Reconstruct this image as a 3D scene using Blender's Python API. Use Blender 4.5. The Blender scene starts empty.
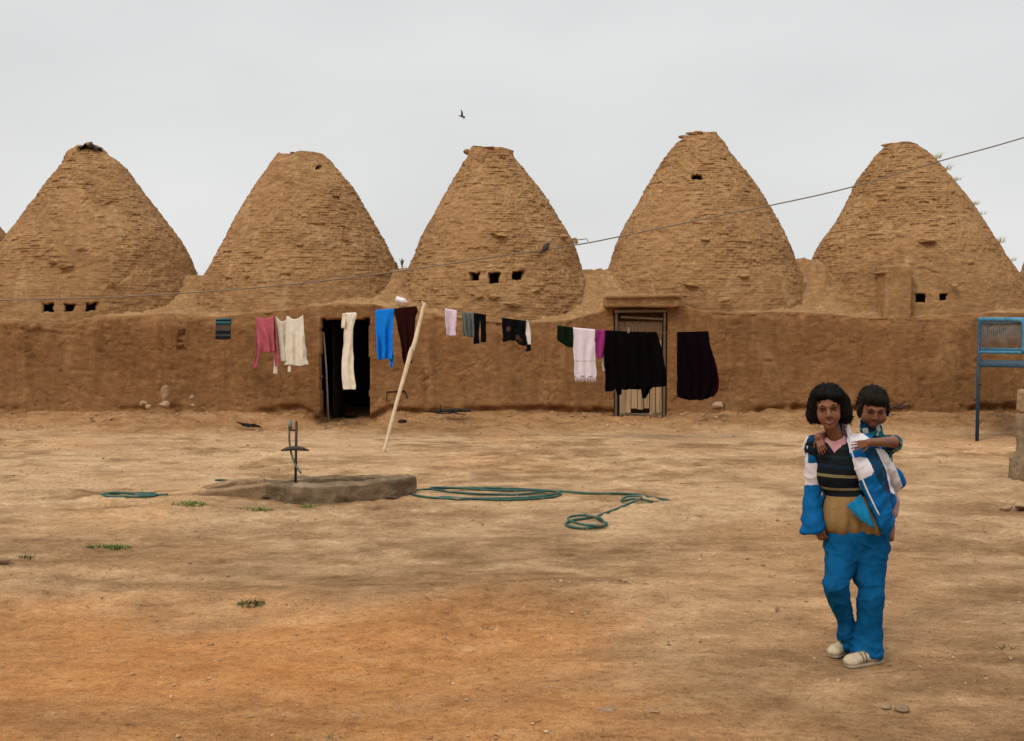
import bpy, math, random
import numpy as np
from mathutils import Vector, Matrix, Euler
random.seed(7); RNG = np.random.default_rng(7)
R = math.radians
S = bpy.context.scene
COL = S.collection

# ---------------------------------------------------------------- camera
F = 1050.0; CX, CY = 512.0, 370.5; CAMH = 1.65; PITCH = math.atan(50.5/F)
cam_d = bpy.data.cameras.new('camera'); cam = bpy.data.objects.new('camera', cam_d); COL.objects.link(cam)
cam.location = (0, 0, CAMH); cam.rotation_euler = (math.pi/2-PITCH, 0, 0)
cam_d.sensor_width = 36; cam_d.lens = 36*F/1024; cam_d.clip_end = 2000; cam_d.clip_start = 0.05
S.camera = cam

# ---------------------------------------------------------------- sky, sun, exposure
SUN_EL, SUN_AZ = 50, 222          # azimuth measured clockwise from +Y: behind the camera, to the left
W = bpy.data.worlds.new('World'); S.world = W; W.use_nodes = True
nt = W.node_tree; nt.nodes.clear(); L = nt.links
out = nt.nodes.new('ShaderNodeOutputWorld'); bg = nt.nodes.new('ShaderNodeBackground')
sky = nt.nodes.new('ShaderNodeTexSky'); sky.sky_type = 'NISHITA'; sky.sun_disc = False
sky.sun_elevation = R(SUN_EL); sky.sun_rotation = R(SUN_AZ); sky.dust_density = 6; sky.air_density = 1.5
tc = nt.nodes.new('ShaderNodeTexCoord'); mp = nt.nodes.new('ShaderNodeMapping'); mp.inputs['Scale'].default_value = (1.0, 1.0, 2.6)
nz = nt.nodes.new('ShaderNodeTexNoise'); nz.inputs['Scale'].default_value = 2.6; nz.inputs['Detail'].default_value = 4; nz.inputs['Roughness'].default_value = .45
rp = nt.nodes.new('ShaderNodeValToRGB')
rp.color_ramp.elements[0].position = .34; rp.color_ramp.elements[0].color = (7.2, 7.22, 7.27, 1)
rp.color_ramp.elements[1].position = .66; rp.color_ramp.elements[1].color = (8.0, 8.02, 8.04, 1)
sep = nt.nodes.new('ShaderNodeSeparateXYZ'); grad = nt.nodes.new('ShaderNodeValToRGB')
g = grad.color_ramp; g.elements[0].position = 0; g.elements[0].color = (1.03, 1.03, 1.03, 1)
g.elements[1].position = 1; g.elements[1].color = (2.1, 2.1, 2.1, 1)      # overcast: brightest overhead
for a_, b_ in ((.12, 1.03), (.30, .99), (.55, 1.45)):
    e = g.elements.new(a_); e.color = (b_, b_, b_, 1)
mul = nt.nodes.new('ShaderNodeMix'); mul.data_type = 'RGBA'; mul.blend_type = 'MULTIPLY'; mul.inputs[0].default_value = 1
mix = nt.nodes.new('ShaderNodeMix'); mix.data_type = 'RGBA'; mix.inputs[0].default_value = .94; mix.clamp_factor = True
L.new(tc.outputs['Generated'], mp.inputs[0]); L.new(mp.outputs[0], nz.inputs[0]); L.new(nz.outputs[0], rp.inputs[0])
L.new(tc.outputs['Generated'], sep.inputs[0]); L.new(sep.outputs[2], grad.inputs[0])
L.new(rp.outputs[0], mul.inputs[6]); L.new(grad.outputs[0], mul.inputs[7])
L.new(sky.outputs[0], mix.inputs[6]); L.new(mul.outputs[2], mix.inputs[7]); L.new(mix.outputs[2], bg.inputs[0])
bg.inputs[1].default_value = .1; L.new(bg.outputs[0], out.inputs[0])
sd = bpy.data.lights.new('sun', 'SUN'); sd.energy = 1.5; sd.angle = R(13); sd.color = (1, .95, .87)
sun = bpy.data.objects.new('sun', sd); COL.objects.link(sun)
az, el = R(SUN_AZ), R(SUN_EL)
sdir = Vector((math.sin(az)*math.cos(el), math.cos(az)*math.cos(el), math.sin(el)))
sun.rotation_euler = sdir.to_track_quat('Z', 'Y').to_euler(); sun.location = sdir*30
S.view_settings.view_transform = 'Standard'; S.view_settings.look = 'None'
S.view_settings.exposure = 0.0; S.view_settings.gamma = 1; S.view_settings.use_curve_mapping = False

# ---------------------------------------------------------------- measuring helpers
def P(px, py, Y):
    """world point seen at a pixel of the photograph, at world depth Y"""
    x = (px-CX)/F; y = -(py-CY)/F
    c, s = math.cos(PITCH), math.sin(PITCH)
    d = (x, c+y*s, -s+y*c); t = Y/d[1]
    return np.array((d[0]*t, Y, CAMH+d[2]*t))
def G(px, py, z=0.0):
    x = (px-CX)/F; y = -(py-CY)/F
    c, s = math.cos(PITCH), math.sin(PITCH)
    d = (x, c+y*s, -s+y*c); t = (z-CAMH)/d[2]
    return np.array((d[0]*t, d[1]*t, z))
def proj(v):
    c, s = math.cos(PITCH), math.sin(PITCH)
    x, y, z = v[..., 0], v[..., 1], v[..., 2]-CAMH
    fw = y*c-z*s; up = y*s+z*c
    return CX+F*x/fw, CY-F*up/fw

# ---------------------------------------------------------------- noise
def _h(ix, iy, iz, seed):
    h = (ix.astype(np.uint32)*np.uint32(374761393) + iy.astype(np.uint32)*np.uint32(668265263) + iz.astype(np.uint32)*np.uint32(2147483647) + np.uint32(seed*1274126177 & 0xffffffff))
    h = (h ^ (h >> np.uint32(13)))*np.uint32(1274126177); h = (h ^ (h >> np.uint32(16)))*np.uint32(2246822519); h ^= h >> np.uint32(15)
    return h.astype(np.float32)/np.float32(4294967295)
def vnoise(p, seed=0):
    i = np.floor(p).astype(np.int64); f = (p-i).astype(np.float32); f = f*f*(3-2*f); r = 0
    for a in (0, 1):
        for b in (0, 1):
            for c in (0, 1):
                w = (f[..., 0] if a else 1-f[..., 0])*(f[..., 1] if b else 1-f[..., 1])*(f[..., 2] if c else 1-f[..., 2])
                r = r+w*_h(i[..., 0]+a, i[..., 1]+b, i[..., 2]+c, seed)
    return r*2-1
def fbm(p, sc=1.0, oct=4, seed=0, gain=.5):
    p = np.asarray(p, dtype=np.float64)*sc; r = 0; a = 1; t = 0
    for o in range(oct):
        r = r+a*vnoise(p+o*17.3, seed+o*31); t += a; a *= gain; p = p*2.03
    return r/t
def sst(a, b, x):
    t = np.clip((x-a)/(b-a), 0, 1); return t*t*(3-2*t)

# ---------------------------------------------------------------- object helpers
def tag(o, label=None, cat=None, group=None, kind=None):
    if label: o['label'] = label
    if cat: o['category'] = cat
    if group: o['group'] = group
    if kind: o['kind'] = kind
    return o
def base(v):
    return np.asarray(v, dtype=float)
def mesh_obj(name, verts, faces, mat=None, parent=None, origin=None, smooth=True, mats=None, fmat=None):
    """verts in world coordinates; origin: where the object's origin goes (defaults to the parent's, or the foot of the mesh)"""
    verts = np.asarray(verts, dtype=np.float64)
    if parent is not None: o0 = np.array(parent_world(parent))
    elif origin is not None: o0 = np.array(origin, dtype=float)
    else:
        o0 = np.array(((verts[:, 0].min()+verts[:, 0].max())/2, (verts[:, 1].min()+verts[:, 1].max())/2, verts[:, 2].min()))
    me = bpy.data.meshes.new(name)
    v = verts-o0
    if isinstance(faces, np.ndarray):
        n = len(faces); k = faces.shape[1]
        me.vertices.add(len(v)); me.vertices.foreach_set('co', v.astype(np.float32).ravel())
        me.loops.add(n*k); me.loops.foreach_set('vertex_index', faces.astype(np.int32).ravel())
        me.polygons.add(n); me.polygons.foreach_set('loop_start', np.arange(0, n*k, k, dtype=np.int32))
        try: me.polygons.foreach_set('loop_total', np.full(n, k, dtype=np.int32))
        except Exception: pass
        me.update(calc_edges=True)
    else:
        me.from_pydata([tuple(p) for p in v], [], faces)
    me.validate()
    for m in (mats or ([mat] if mat else [])): me.materials.append(m)
    if fmat is not None and len(me.polygons) == len(fmat): me.polygons.foreach_set('material_index', np.asarray(fmat, dtype=np.int32))
    me.polygons.foreach_set('use_smooth', np.full(len(me.polygons), smooth))
    me.update()
    o = bpy.data.objects.new(name, me); COL.objects.link(o)
    if parent is not None: o.parent = parent
    else: o.location = o0
    return o
def parent_world(p):
    l = Vector(p.location)
    while p.parent is not None:
        p = p.parent; l = l+Vector(p.location)
    return l
def empty(name, loc):
    o = bpy.data.objects.new(name, None); COL.objects.link(o); o.location = tuple(loc); o.empty_display_size = .2
    return o
def copy_tree(o, parent=None):
    c = o.copy(); COL.objects.link(c); c.parent = parent
    for ch in list(o.children): copy_tree(ch, c)
    return c
def grid_faces(nr, nc, wrap=False):
    i = np.arange(nr-1)[:, None]; j = np.arange(nc if wrap else nc-1)[None, :]
    j2 = (j+1) % nc
    return np.stack([i*nc+j, i*nc+j2, (i+1)*nc+j2, (i+1)*nc+j], -1).reshape(-1, 4)
class MB:
    def __init__(s): s.v = []; s.f = []
    def add(s, v, f):
        n = len(s.v); s.v += [tuple(p) for p in v]; s.f += [tuple(int(i)+n for i in q) for q in f]
    def box(s, c, size, rot=None, jit=0, taper=1.0):
        c = np.array(c, float); hx, hy, hz = [d/2 for d in size]
        pts = np.array([(sx*hx*(taper if sz > 0 else 1), sy*hy*(taper if sz > 0 else 1), sz*hz) for sz in (-1, 1) for sy in (-1, 1) for sx in (-1, 1)])
        if jit: pts = pts+RNG.uniform(-jit, jit, pts.shape)
        if rot is not None: pts = pts@np.array(Euler(rot).to_matrix()).T
        s.add(pts+c, [(0, 2, 3, 1), (4, 5, 7, 6), (0, 1, 5, 4), (2, 6, 7, 3), (0, 4, 6, 2), (1, 3, 7, 5)])
    def tube(s, pts, r, n=10, cap=True, jit=0):
        pts = np.array(pts, float); m = len(pts)
        rr = np.full(m, r) if np.isscalar(r) else np.interp(np.linspace(0, 1, m), np.linspace(0, 1, len(r)), r)
        t = np.gradient(pts, axis=0); t /= np.linalg.norm(t, axis=1)[:, None]+1e-9
        a = np.array((0, 0, 1.)) if abs(t[0][2]) < .9 else np.array((1., 0, 0))
        vs = []
        for i in range(m):
            a = a-t[i]*a.dot(t[i]); a /= np.linalg.norm(a)+1e-9; b = np.cross(t[i], a)
            for k in range(n):
                w = 2*math.pi*k/n; q = rr[i]*(1+(random.uniform(-jit, jit) if jit else 0))
                vs.append(pts[i]+q*(a*math.cos(w)+b*math.sin(w)))
        f = [tuple(q) for q in grid_faces(m, n, True)]
        if cap:
            f.append(tuple(range(n))[::-1]); f.append(tuple((m-1)*n+k for k in range(n)))
        s.add(vs, f)
    def lathe(s, prof, c, axis=(0, 0, 1), n=20):
        ax = Vector(axis).normalized(); q = ax.to_track_quat('Z', 'Y').to_matrix(); vs = []
        for r, z in prof:
            for k in range(n):
                w = 2*math.pi*k/n; vs.append(np.array(q@Vector((r*math.cos(w), r*math.sin(w), z)))+np.array(c))
        f = [tuple(x) for x in grid_faces(len(prof), n, True)]
        f.append(tuple(range(n))[::-1]); f.append(tuple((len(prof)-1)*n+k for k in range(n)))
        s.add(vs, f)
    def rock(s, c, r, seed=0, sub=3, amp=.25, angular=.5):
        import bmesh
        bm = bmesh.new(); bmesh.ops.create_icosphere(bm, subdivisions=sub, radius=1)
        v = np.array([p.co[:] for p in bm.verts]); f = [[w.index for w in q.verts] for q in bm.faces]; bm.free()
        rg = np.random.default_rng(seed+100)
        for _ in range(9):   # planar cuts give flat broken facets
            nrm = rg.normal(size=3); nrm /= np.linalg.norm(nrm); d = v@nrm; lim = rg.uniform(.55, .85)
            v = v-np.outer(np.clip(d-lim, 0, None)*angular*1.6, nrm)
        v = v*(1+amp*fbm(v, 2.2, 3, seed))[:, None]
        s.add(v*np.array(r)+np.array(c), f)
    def build(s, name, mat, parent=None, origin=None, smooth=False, bevel=0, **k):
        o = mesh_obj(name, s.v, s.f, mat, parent, origin, smooth, **k)
        if bevel:
            b = o.modifiers.new('bevel', 'BEVEL'); b.width = bevel; b.segments = 2; b.limit_method = 'ANGLE'; b.angle_limit = R(35)
        return o
def spline(pts, n=8, closed=False):
    pts = np.array(pts, float); m = len(pts); o = []
    rng_ = range(m if closed else m-1)
    for i in rng_:
        if closed: p0, p1, p2, p3 = pts[(i-1) % m], pts[i], pts[(i+1) % m], pts[(i+2) % m]
        else: p0, p1, p2, p3 = pts[max(i-1, 0)], pts[i], pts[i+1], pts[min(i+2, m-1)]
        for t in np.linspace(0, 1, n, endpoint=False):
            o.append(.5*((2*p1)+(-p0+p2)*t+(2*p0-5*p1+4*p2-p3)*t*t+(-p0+3*p1-3*p2+p3)*t**3))
    if not closed: o.append(pts[-1])
    return np.array(o)

# ---------------------------------------------------------------- materials
def new_mat(name):
    m = bpy.data.materials.new(name); m.use_nodes = True; n = m.node_tree.nodes
    return m, m.node_tree, n['Principled BSDF']
def N(nt, t, **k):
    n = nt.nodes.new(t)
    for a, b in k.items(): setattr(n, a, b)
    return n
def noise_node(nt, vec, scale, detail=5, rough=.55, dist=0, stretch=(1, 1, 1)):
    m = N(nt, 'ShaderNodeMapping'); m.inputs['Scale'].default_value = stretch; nt.links.new(vec, m.inputs[0])
    n = N(nt, 'ShaderNodeTexNoise'); n.inputs['Scale'].default_value = scale; n.inputs['Detail'].default_value = detail
    n.inputs['Roughness'].default_value = rough; n.inputs['Distortion'].default_value = dist
    nt.links.new(m.outputs[0], n.inputs[0]); return n.outputs[0]
def ramp(nt, fac, stops, interp='LINEAR'):
    r = N(nt, 'ShaderNodeValToRGB'); c = r.color_ramp; c.interpolation = interp
    while len(c.elements) > 1: c.elements.remove(c.elements[-1])
    c.elements[0].position = stops[0][0]; c.elements[0].color = (*stops[0][1], 1)
    for p, col in stops[1:]:
        e = c.elements.new(p); e.color = (*col, 1)
    nt.links.new(fac, r.inputs[0]); return r.outputs[0]
def mixc(nt, fac, a, b, mode='MIX'):
    m = N(nt, 'ShaderNodeMix', data_type='RGBA', blend_type=mode)
    for sk, v in ((m.inputs[0], fac), (m.inputs[6], a), (m.inputs[7], b)):
        if isinstance(v, (int, float)): sk.default_value = v
        elif isinstance(v, tuple): sk.default_value = (*v, 1)
        else: nt.links.new(v, sk)
    return m.outputs[2]
def bumpn(nt, bs, hs, strength=.4, dist=.02):
    prev = None
    for h, st, d in hs:
        b = N(nt, 'ShaderNodeBump'); b.inputs['Strength'].default_value = st; b.inputs['Distance'].default_value = d
        nt.links.new(h, b.inputs['Height'])
        if prev is not None: nt.links.new(prev, b.inputs['Normal'])
        prev = b.outputs[0]
    nt.links.new(prev, bs.inputs['Normal'])
def worldpos(nt): return N(nt, 'ShaderNodeNewGeometry').outputs['Position']
def simple(name, col, rough=.85, var=.2, scale=25, bump=.3, bd=.004, metal=0, spec=.3, stretch=(1, 1, 1), col2=None):
    m, nt, bs = new_mat(name); p = worldpos(nt)
    n = noise_node(nt, p, scale, 5, .6, 0, stretch)
    lo = tuple(c*(1-var) for c in col); hi = tuple(min(1, c*(1+var)) for c in (col2 or col))
    nt.links.new(ramp(nt, n, [(.3, lo), (.7, hi)]), bs.inputs['Base Color'])
    bs.inputs['Roughness'].default_value = rough; bs.inputs['Metallic'].default_value = metal; bs.inputs['Specular IOR Level'].default_value = spec
    if bump: bumpn(nt, bs, [(noise_node(nt, p, scale*2.2, 4, .6, 0, stretch), bump, bd)])
    return m
def mud(name, dark, mid, light, pale, big=.9, bump1=.6, fine=.5, spec=.15, stains=0.0):
    m, nt, bs = new_mat(name); p = worldpos(nt)
    a = noise_node(nt, p, big, 6, .62, .4, (1, 1, 1.6)); b = noise_node(nt, p, 7, 6, .7, .2, (1, 1, 2.2)); c = noise_node(nt, p, 40, 6, .82, .3, (1, 1, 2.2))
    base_ = ramp(nt, a, [(.30, dark), (.48, mid), (.66, light)])
    patch = ramp(nt, b, [(.34, tuple(x*.62 for x in mid)), (.5, mid), (.68, tuple(min(1, x*1.35) for x in light))])
    col = mixc(nt, .55, base_, patch)
    sp = ramp(nt, c, [(.34, (.42, .37, .32)), (.46, (.96, .96, .95)), (.56, (1.04, 1.04, 1.04)), (.68, (1.5, 1.46, 1.38))])
    col = mixc(nt, .8, col, sp, 'MULTIPLY')
    streak = noise_node(nt, p, 2.1, 5, .7, .6, (1, 1, .35))
    col = mixc(nt, ramp(nt, streak, [(.56, (0, 0, 0)), (.72, (.7, .7, .7))]), col, pale)
    if stains:
        s1 = noise_node(nt, p, 5.5, 5, .7, .3, (1, 1, .10)); s2 = noise_node(nt, p, 1.3, 4, .6, .3, (1, 1, .6))
        col = mixc(nt, stains, col, ramp(nt, s1, [(.34, (.55, .52, .48)), (.50, (1, 1, 1)), (.62, (1, 1, 1)), (.74, (1.22, 1.20, 1.14))]), 'MULTIPLY')
        col = mixc(nt, stains, col, ramp(nt, s2, [(.36, (.68, .66, .62)), (.52, (1, 1, 1)), (.68, (1.2, 1.17, 1.1))]), 'MULTIPLY')
    nt.links.new(col, bs.inputs['Base Color'])
    bs.inputs['Roughness'].default_value = .95; bs.inputs['Specular IOR Level'].default_value = spec
    bumpn(nt, bs, [(b, bump1*.5, .05), (c, bump1, .018), (noise_node(nt, p, 140, 3, .7), fine, .004)])
    return m
# ================================================================= ground
BERM0, BERM1 = 15.15, 16.45
DOORS = [(-3.0, -2.24, .03), (1.60, 2.42, .14)]
def gh(x, y):
    x = np.asarray(x, float); y = np.asarray(y, float)
    p = np.stack([x, y, x*0], -1)
    h = .035*fbm(p, .35, 3, 3)+.020*fbm(p*np.array((1, 1.3, 1)), 1.3, 3, 5)
    r = np.hypot(x, y); h = h*np.clip(1.4-r/60, .3, 1)
    b = .21*sst(BERM0, BERM1, y+.35*fbm(p, .8, 3, 9))*(1-sst(21, 23, y))
    for x0, x1, z in DOORS:
        w = sst(x0-.35, x0+.05, x)*(1-sst(x1-.05, x1+.35, x)); b = b*(1-w)+w*np.minimum(b, z)
    h = h*(1-.7*sst(14.8, 15.6, y))+b
    # low mound round the well, hollow by the stone post, raised bank of red earth in the foreground
    h = h+.05*np.exp(-(((x+2.75)/.55)**2+((y-9.6)/.5)**2))
    h = h-.05*np.exp(-(((x-4.6)/.9)**2+((y-9.2)/.35)**2))
    h = h-.04*np.exp(-(((x-3.1)/.5)**2+((y-6.25)/.25)**2))
    h = h+.045*np.exp(-((y-6.15)/.30)**2)*sst(1.6, .2, x)
    # worn wheel tracks across the yard
    for yc, a in ((11.6, .018), (12.7, .015), (10.6, .012)):
        h = h-a*np.exp(-((y-yc-.12*x-.25*fbm(p, .5, 2, int(yc*7)))/.09)**2)
    return h
def gz(x, y): return float(gh(np.array([x]), np.array([y]))[0])
def gp(px, py, dz=0):
    z = 0.0
    for _ in range(6):
        g_ = G(px, py, z); z = gz(g_[0], g_[1])
    g_[2] = z+dz; return g_
def build_ground():
    ys = [3.0]
    while ys[-1] < 17.2: ys.append(ys[-1]*1.0023)
    yy = np.concatenate([[-400, -150, -60, -25, -10, -4, -1, .5, 1.5, 2.2, 2.6], ys, [17.5, 18, 19, 20, 21, 22, 23, 25, 28, 33, 42, 60, 100, 200, 500, 1200]])
    uf = np.linspace(-.72, .72, 760)
    uu = np.concatenate([[-150, -60, -20, -8, -3.5, -2, -1.4, -1.1, -.95, -.83], uf, [.83, .95, 1.1, 1.4, 2, 3.5, 8, 20, 60, 150]])
    w = np.clip(yy, 3, 20)
    X = uu[None, :]*w[:, None]; Y = np.repeat(yy[:, None], len(uu), 1)
    Z = gh(X, Y)
    p = np.stack([X, Y, X*0], -1); near = (np.abs(X) < 14) & (Y > 1) & (Y < 18)
    d = np.zeros_like(Z)
    q = p[near]
    clod = fbm(q*np.array((1, 1.6, 1)), 6, 4, 21); rough = sst(-.25, .35, fbm(q, .7, 3, 23))
    dd = .020*fbm(q, 2.4, 3, 35)*(.4+rough)+.018*clod*(.35+rough)+.007*fbm(q, 22, 3, 25)*(.5+rough)
    # scattered clods and crusty lips
    c2 = vnoise(q*13, 27); dd += .016*np.clip(c2-.5, 0, 1)*rough*2
    bz = sst(15.0, 15.8, q[:, 1]); dd += bz*(.05*fbm(q, 3.2, 4, 29)+.05*np.clip(vnoise(q*8, 31)-.25, 0, 1)+.018*fbm(q, 14, 3, 33))
    d[near] = dd; Z = Z+d
    V = np.stack([X, Y, Z], -1).reshape(-1, 3)
    m, nt, bs = new_mat('ground_dirt')
    pos = worldpos(nt)
    at = N(nt, 'ShaderNodeAttribute'); at.attribute_name = 'soil'
    s3 = N(nt, 'ShaderNodeSeparateColor'); nt.links.new(at.outputs['Color'], s3.inputs[0])
    a = noise_node(nt, pos, .55, 7, .65, .5, (1, 1.7, 1)); b = noise_node(nt, pos, 3.2, 7, .68, .3, (1, 1.9, 1)); c = noise_node(nt, pos, 22, 6, .7, .2, (1, 1.4, 1)); f = noise_node(nt, pos, 120, 4, .7)
    tan = ramp(nt, a, [(.3, (.32, .185, .092)), (.45, (.51, .32, .170)), (.6, (.68, .46, .26)), (.72, (.57, .38, .21))])
    tan2 = ramp(nt, b, [(.3, (.20, .108, .050)), (.44, (.43, .265, .135)), (.57, (.55, .36, .195)), (.72, (.76, .56, .35))])
    tan = mixc(nt, .55, tan, tan2)
    red = ramp(nt, b, [(.28, (.34, .135, .042)), (.44, (.54, .228, .072)), (.6, (.66, .315, .112)), (.74, (.72, .43, .20))])
    red2 = ramp(nt, a, [(.32, (.43, .175, .055)), (.6, (.60, .27, .092))])
    red = mixc(nt, .45, red, red2)
    col = mixc(nt, s3.outputs[0], tan, red)
    col = mixc(nt, s3.outputs[1], col, ramp(nt, b, [(.3, (.15, .078, .032)), (.5, (.26, .145, .064)), (.7, (.40, .24, .115))]))
    col = mixc(nt, .85, col, ramp(nt, c, [(.30, (.38, .36, .34)), (.44, (.93, .93, .93)), (.58, (1.04, 1.04, 1.04)), (.73, (1.5, 1.46, 1.38))]), 'MULTIPLY')
    col = mixc(nt, 1, col, ramp(nt, f, [(.34, (.48, .44, .40)), (.46, (1, 1, 1)), (.56, (1, 1, 1)), (.68, (1.4, 1.38, 1.33))]), 'MULTIPLY')
    nt.links.new(col, bs.inputs['Base Color']); bs.inputs['Roughness'].default_value = .97; bs.inputs['Specular IOR Level'].default_value = .1
    bumpn(nt, bs, [(b, .45, .06), (c, .9, .028), (f, 1.0, .008)])
    o = mesh_obj('ground', V, grid_faces(*X.shape), m, origin=(0, 0, 0)); tag(o, kind='structure')
    x, y = X.ravel(), Y.ravel(); p = np.stack([x, y, x*0], -1)
    n1 = fbm(p, 1.1, 4, 41); n2 = fbm(p, .5, 3, 43)
    red = sst(7.0, 5.7, y+.6*n1+.7*n2)*sst(2.5, -.2, x-.1*(5-y)+1.5*n1)*(.92+.2*n1)
    red = np.maximum(red, .65*sst(15.0, 15.9, y+.5*n1)*(1-sst(21, 24, y)))       # redder washed mud at the foot of the wall
    red = np.maximum(red, .28*sst(.15, .5, n2))
    dk = .95*np.exp(-np.abs(((x-4.35)/.95)**2+((y-9.1-.2*n1)/.48)**2)**1.5)
    dk = np.maximum(dk, .95*np.exp(-np.abs(((x-3.05)/.50)**2+((y-6.35+.08*n1)/.24)**2)**1.5))
    dk = np.maximum(dk, .55*sst(5.1, 4.1, y+.6*n1)*sst(-.8, 1.2, x+.8*n1))
    dk = np.maximum(dk, .62*np.exp(-(((x-.4-.5*n2)/1.3)**2+((y-7.15+.25*n1)/.32)**2)))
    dk = np.maximum(dk, .5*np.exp(-(((x+2.2)/1.0)**2+((y-7.5+.2*n1)/.25)**2)))
    dk = np.maximum(dk, .5*np.exp(-(((x+5.2)/.5)**2+((y-8.4)/.18)**2)))
    dk = np.maximum(dk, .5*sst(.12, .5, fbm(p*np.array((.7, 1.5, 1)), 1.3, 5, 47))*sst(15.5, 14, y)*sst(5.8, 7.4, y))
    dk = np.maximum(dk, .3*sst(2.0, 3.4, x+.5*n1)*sst(8.5, 7.2, y))
    dk = np.maximum(dk, (.62+.3*n1)*sst(15.0, 15.7, y+.3*n1))
    sw = fbm(p*np.array((.8, 1.15, 1))+.35*n1[:, None], 1.5, 5, 49); sw2 = fbm(p*np.array((.9, 1.3, 1)), 3.8, 5, 51)
    near_ = np.maximum(sst(9.6, 6.9, y+.5*n2), .6*sst(3.0, 5.2, x+.6*n1)*sst(13, 11, y))
    dk = np.maximum(dk, near_*np.clip(.66+1.1*sw+.9*sw2, 0, .98))
    dk = np.maximum(dk, (1-near_)*np.clip(1.6*sw+1.3*sw2+.06, 0, .8)*sst(15.4, 14.6, y))
    dk = dk*(1-.80*red*sst(8, 7, y))
    dk = np.maximum(dk, .5*sst(4.95, 4.35, y+.25*n1+.2*n2)*np.clip(.7+1.2*sw2+.8*sw, 0, 1))
    ca = o.data.color_attributes.new('soil', 'FLOAT_COLOR', 'POINT')
    arr = np.stack([red, dk, dk*0, dk*0+1], -1).astype(np.float32); ca.data.foreach_set('color', arr.ravel())
    return o
build_ground()

# ================================================================= beehive houses
M_DOME = mud('dome_mud', (.192, .098, .040), (.335, .182, .078), (.405, .234, .104), (.50, .325, .165), bump1=.9, fine=.8)
M_WALL = mud('wall_mud_plaster', (.148, .068, .027), (.238, .115, .045), (.295, .152, .064), (.37, .215, .108), big=.7, bump1=.6, stains=.45)
M_DARKWOOD = simple('weathered_dark_wood', (.12, .078, .045), .9, .4, 14, .5, .006, stretch=(1, 1, .15))
M_WOOD = simple('grey_weathered_planks', (.34, .225, .125), .9, .45, 16, .6, .006, stretch=(2.5, 2.5, .12))
M_REDWOOD = simple('red_brown_planks', (.13, .072, .036), .9, .4, 16, .6, .006, stretch=(2.5, 2.5, .12))
M_ROOMSHADE = simple('shade_dark_interior_mud', (.020, .014, .010), .95, .3, 5, .4, .02)  # darkness of the unlit room put into a near-black mud colour
M_STONE = mud('pale_field_stone', (.21, .125, .065), (.32, .205, .115), (.41, .27, .155), (.48, .34, .21), big=3)
M_BRICK = M_DOME
YC = 18.4; YF = 16.4
SIL = {  # silhouettes of the domes, read off the photograph: (pixel row, left, right)
 1: [(143, 80, 100), (147, 72, 107), (167, 55, 129), (190, 36, 144), (221, 16, 166), (240, 3, 180), (258, -8, 190), (276, -15, 196), (295, -22, 203), (320, -30, 211)],
 2: [(151, 281, 325), (157, 275, 330), (187, 250.5, 354), (216, 233, 370.5), (244, 220, 386), (266, 208, 397), (285, 201, 404), (300, 195, 410), (320, 187, 418)],
 3: [(146, 470, 512), (156, 465, 516), (182, 450, 536), (205, 437, 552), (228, 424, 566), (242, 417, 575), (268, 407, 584), (290, 398, 593), (302, 393, 598), (320, 386, 605)],
 4: [(131, 686, 717), (139, 678, 722), (157, 664, 735), (182, 649, 755), (205, 635, 770), (230, 622, 784), (253, 612, 794), (270, 607, 800), (290, 600, 807), (302, 595, 811), (320, 588, 818)],
 5: [(141, 886, 912), (147, 880, 926), (158, 870, 941), (178, 854, 958), (201, 843.5, 975), (223, 832.5, 988), (243, 818.5, 1001), (260, 811, 1010), (287, 804, 1022), (302, 797, 1030), (320, 790, 1039)],
}
SIL[0] = [(y, a-205, b-174) for y, a, b in SIL[1]]
SIL[6] = [(y, a+213+846-640, b+213+846-640) for y, a, b in SIL[4]]
VAL = {(0, 1): 285, (1, 2): 276, (2, 3): 270, (3, 4): 272, (4, 5): 260, (5, 6): 290}
BOUND = [-12.9, -9.2, -5.54, -1.93, 1.33, 5.10, 9.05, 12.8]
ALL_VENTS = {
 1: [(48, 308, 11, 9), (70, 308, 10, 8), (92.5, 307, 11, 8)],
 3: [(474, 277, 9, 8), (494.5, 278, 11, 11), (518, 276, 11, 9)],
 4: [(696, 177, 10, 4)],
 5: [(919, 298.5, 11, 9.5), (943, 297.5, 8, 7)],
 2: [(318, 168, 6, 3)],
}
def brickfield(u, s, seed, ch=.050, bw=.15):
    """relief of rough corbelled mud brick: u along the course, s up"""
    sw = s+.028*vnoise(np.stack([u*.9, s*1.5, u*0+seed], -1), seed)+.010*vnoise(np.stack([u*5, s*5, u*0+seed], -1), seed+11)
    c = np.floor(sw/ch); fs = sw/ch-c
    off = _h(c.astype(np.int64), c.astype(np.int64)*0+seed, c.astype(np.int64)*0, 5)*bw*3
    uw = u+off+.02*vnoise(np.stack([u*3, s*4, u*0+seed], -1), seed+3)
    b = np.floor(uw/bw); fu = uw/bw-b
    rnd = _h(b.astype(np.int64)+500, c.astype(np.int64), b.astype(np.int64)*0+seed, 8)
    miss = _h(b.astype(np.int64)+900, c.astype(np.int64), b.astype(np.int64)*0+seed, 9)
    edge = np.minimum(np.minimum(fs, 1-fs)*ch, np.minimum(fu, 1-fu)*bw)
    rnd2 = .5+.5*rnd
    d = (rnd-.5)*.020+.013*sst(0, .014, edge)-.008+.007*(1-fs)
    return d-.026*(miss > .975)
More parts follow.
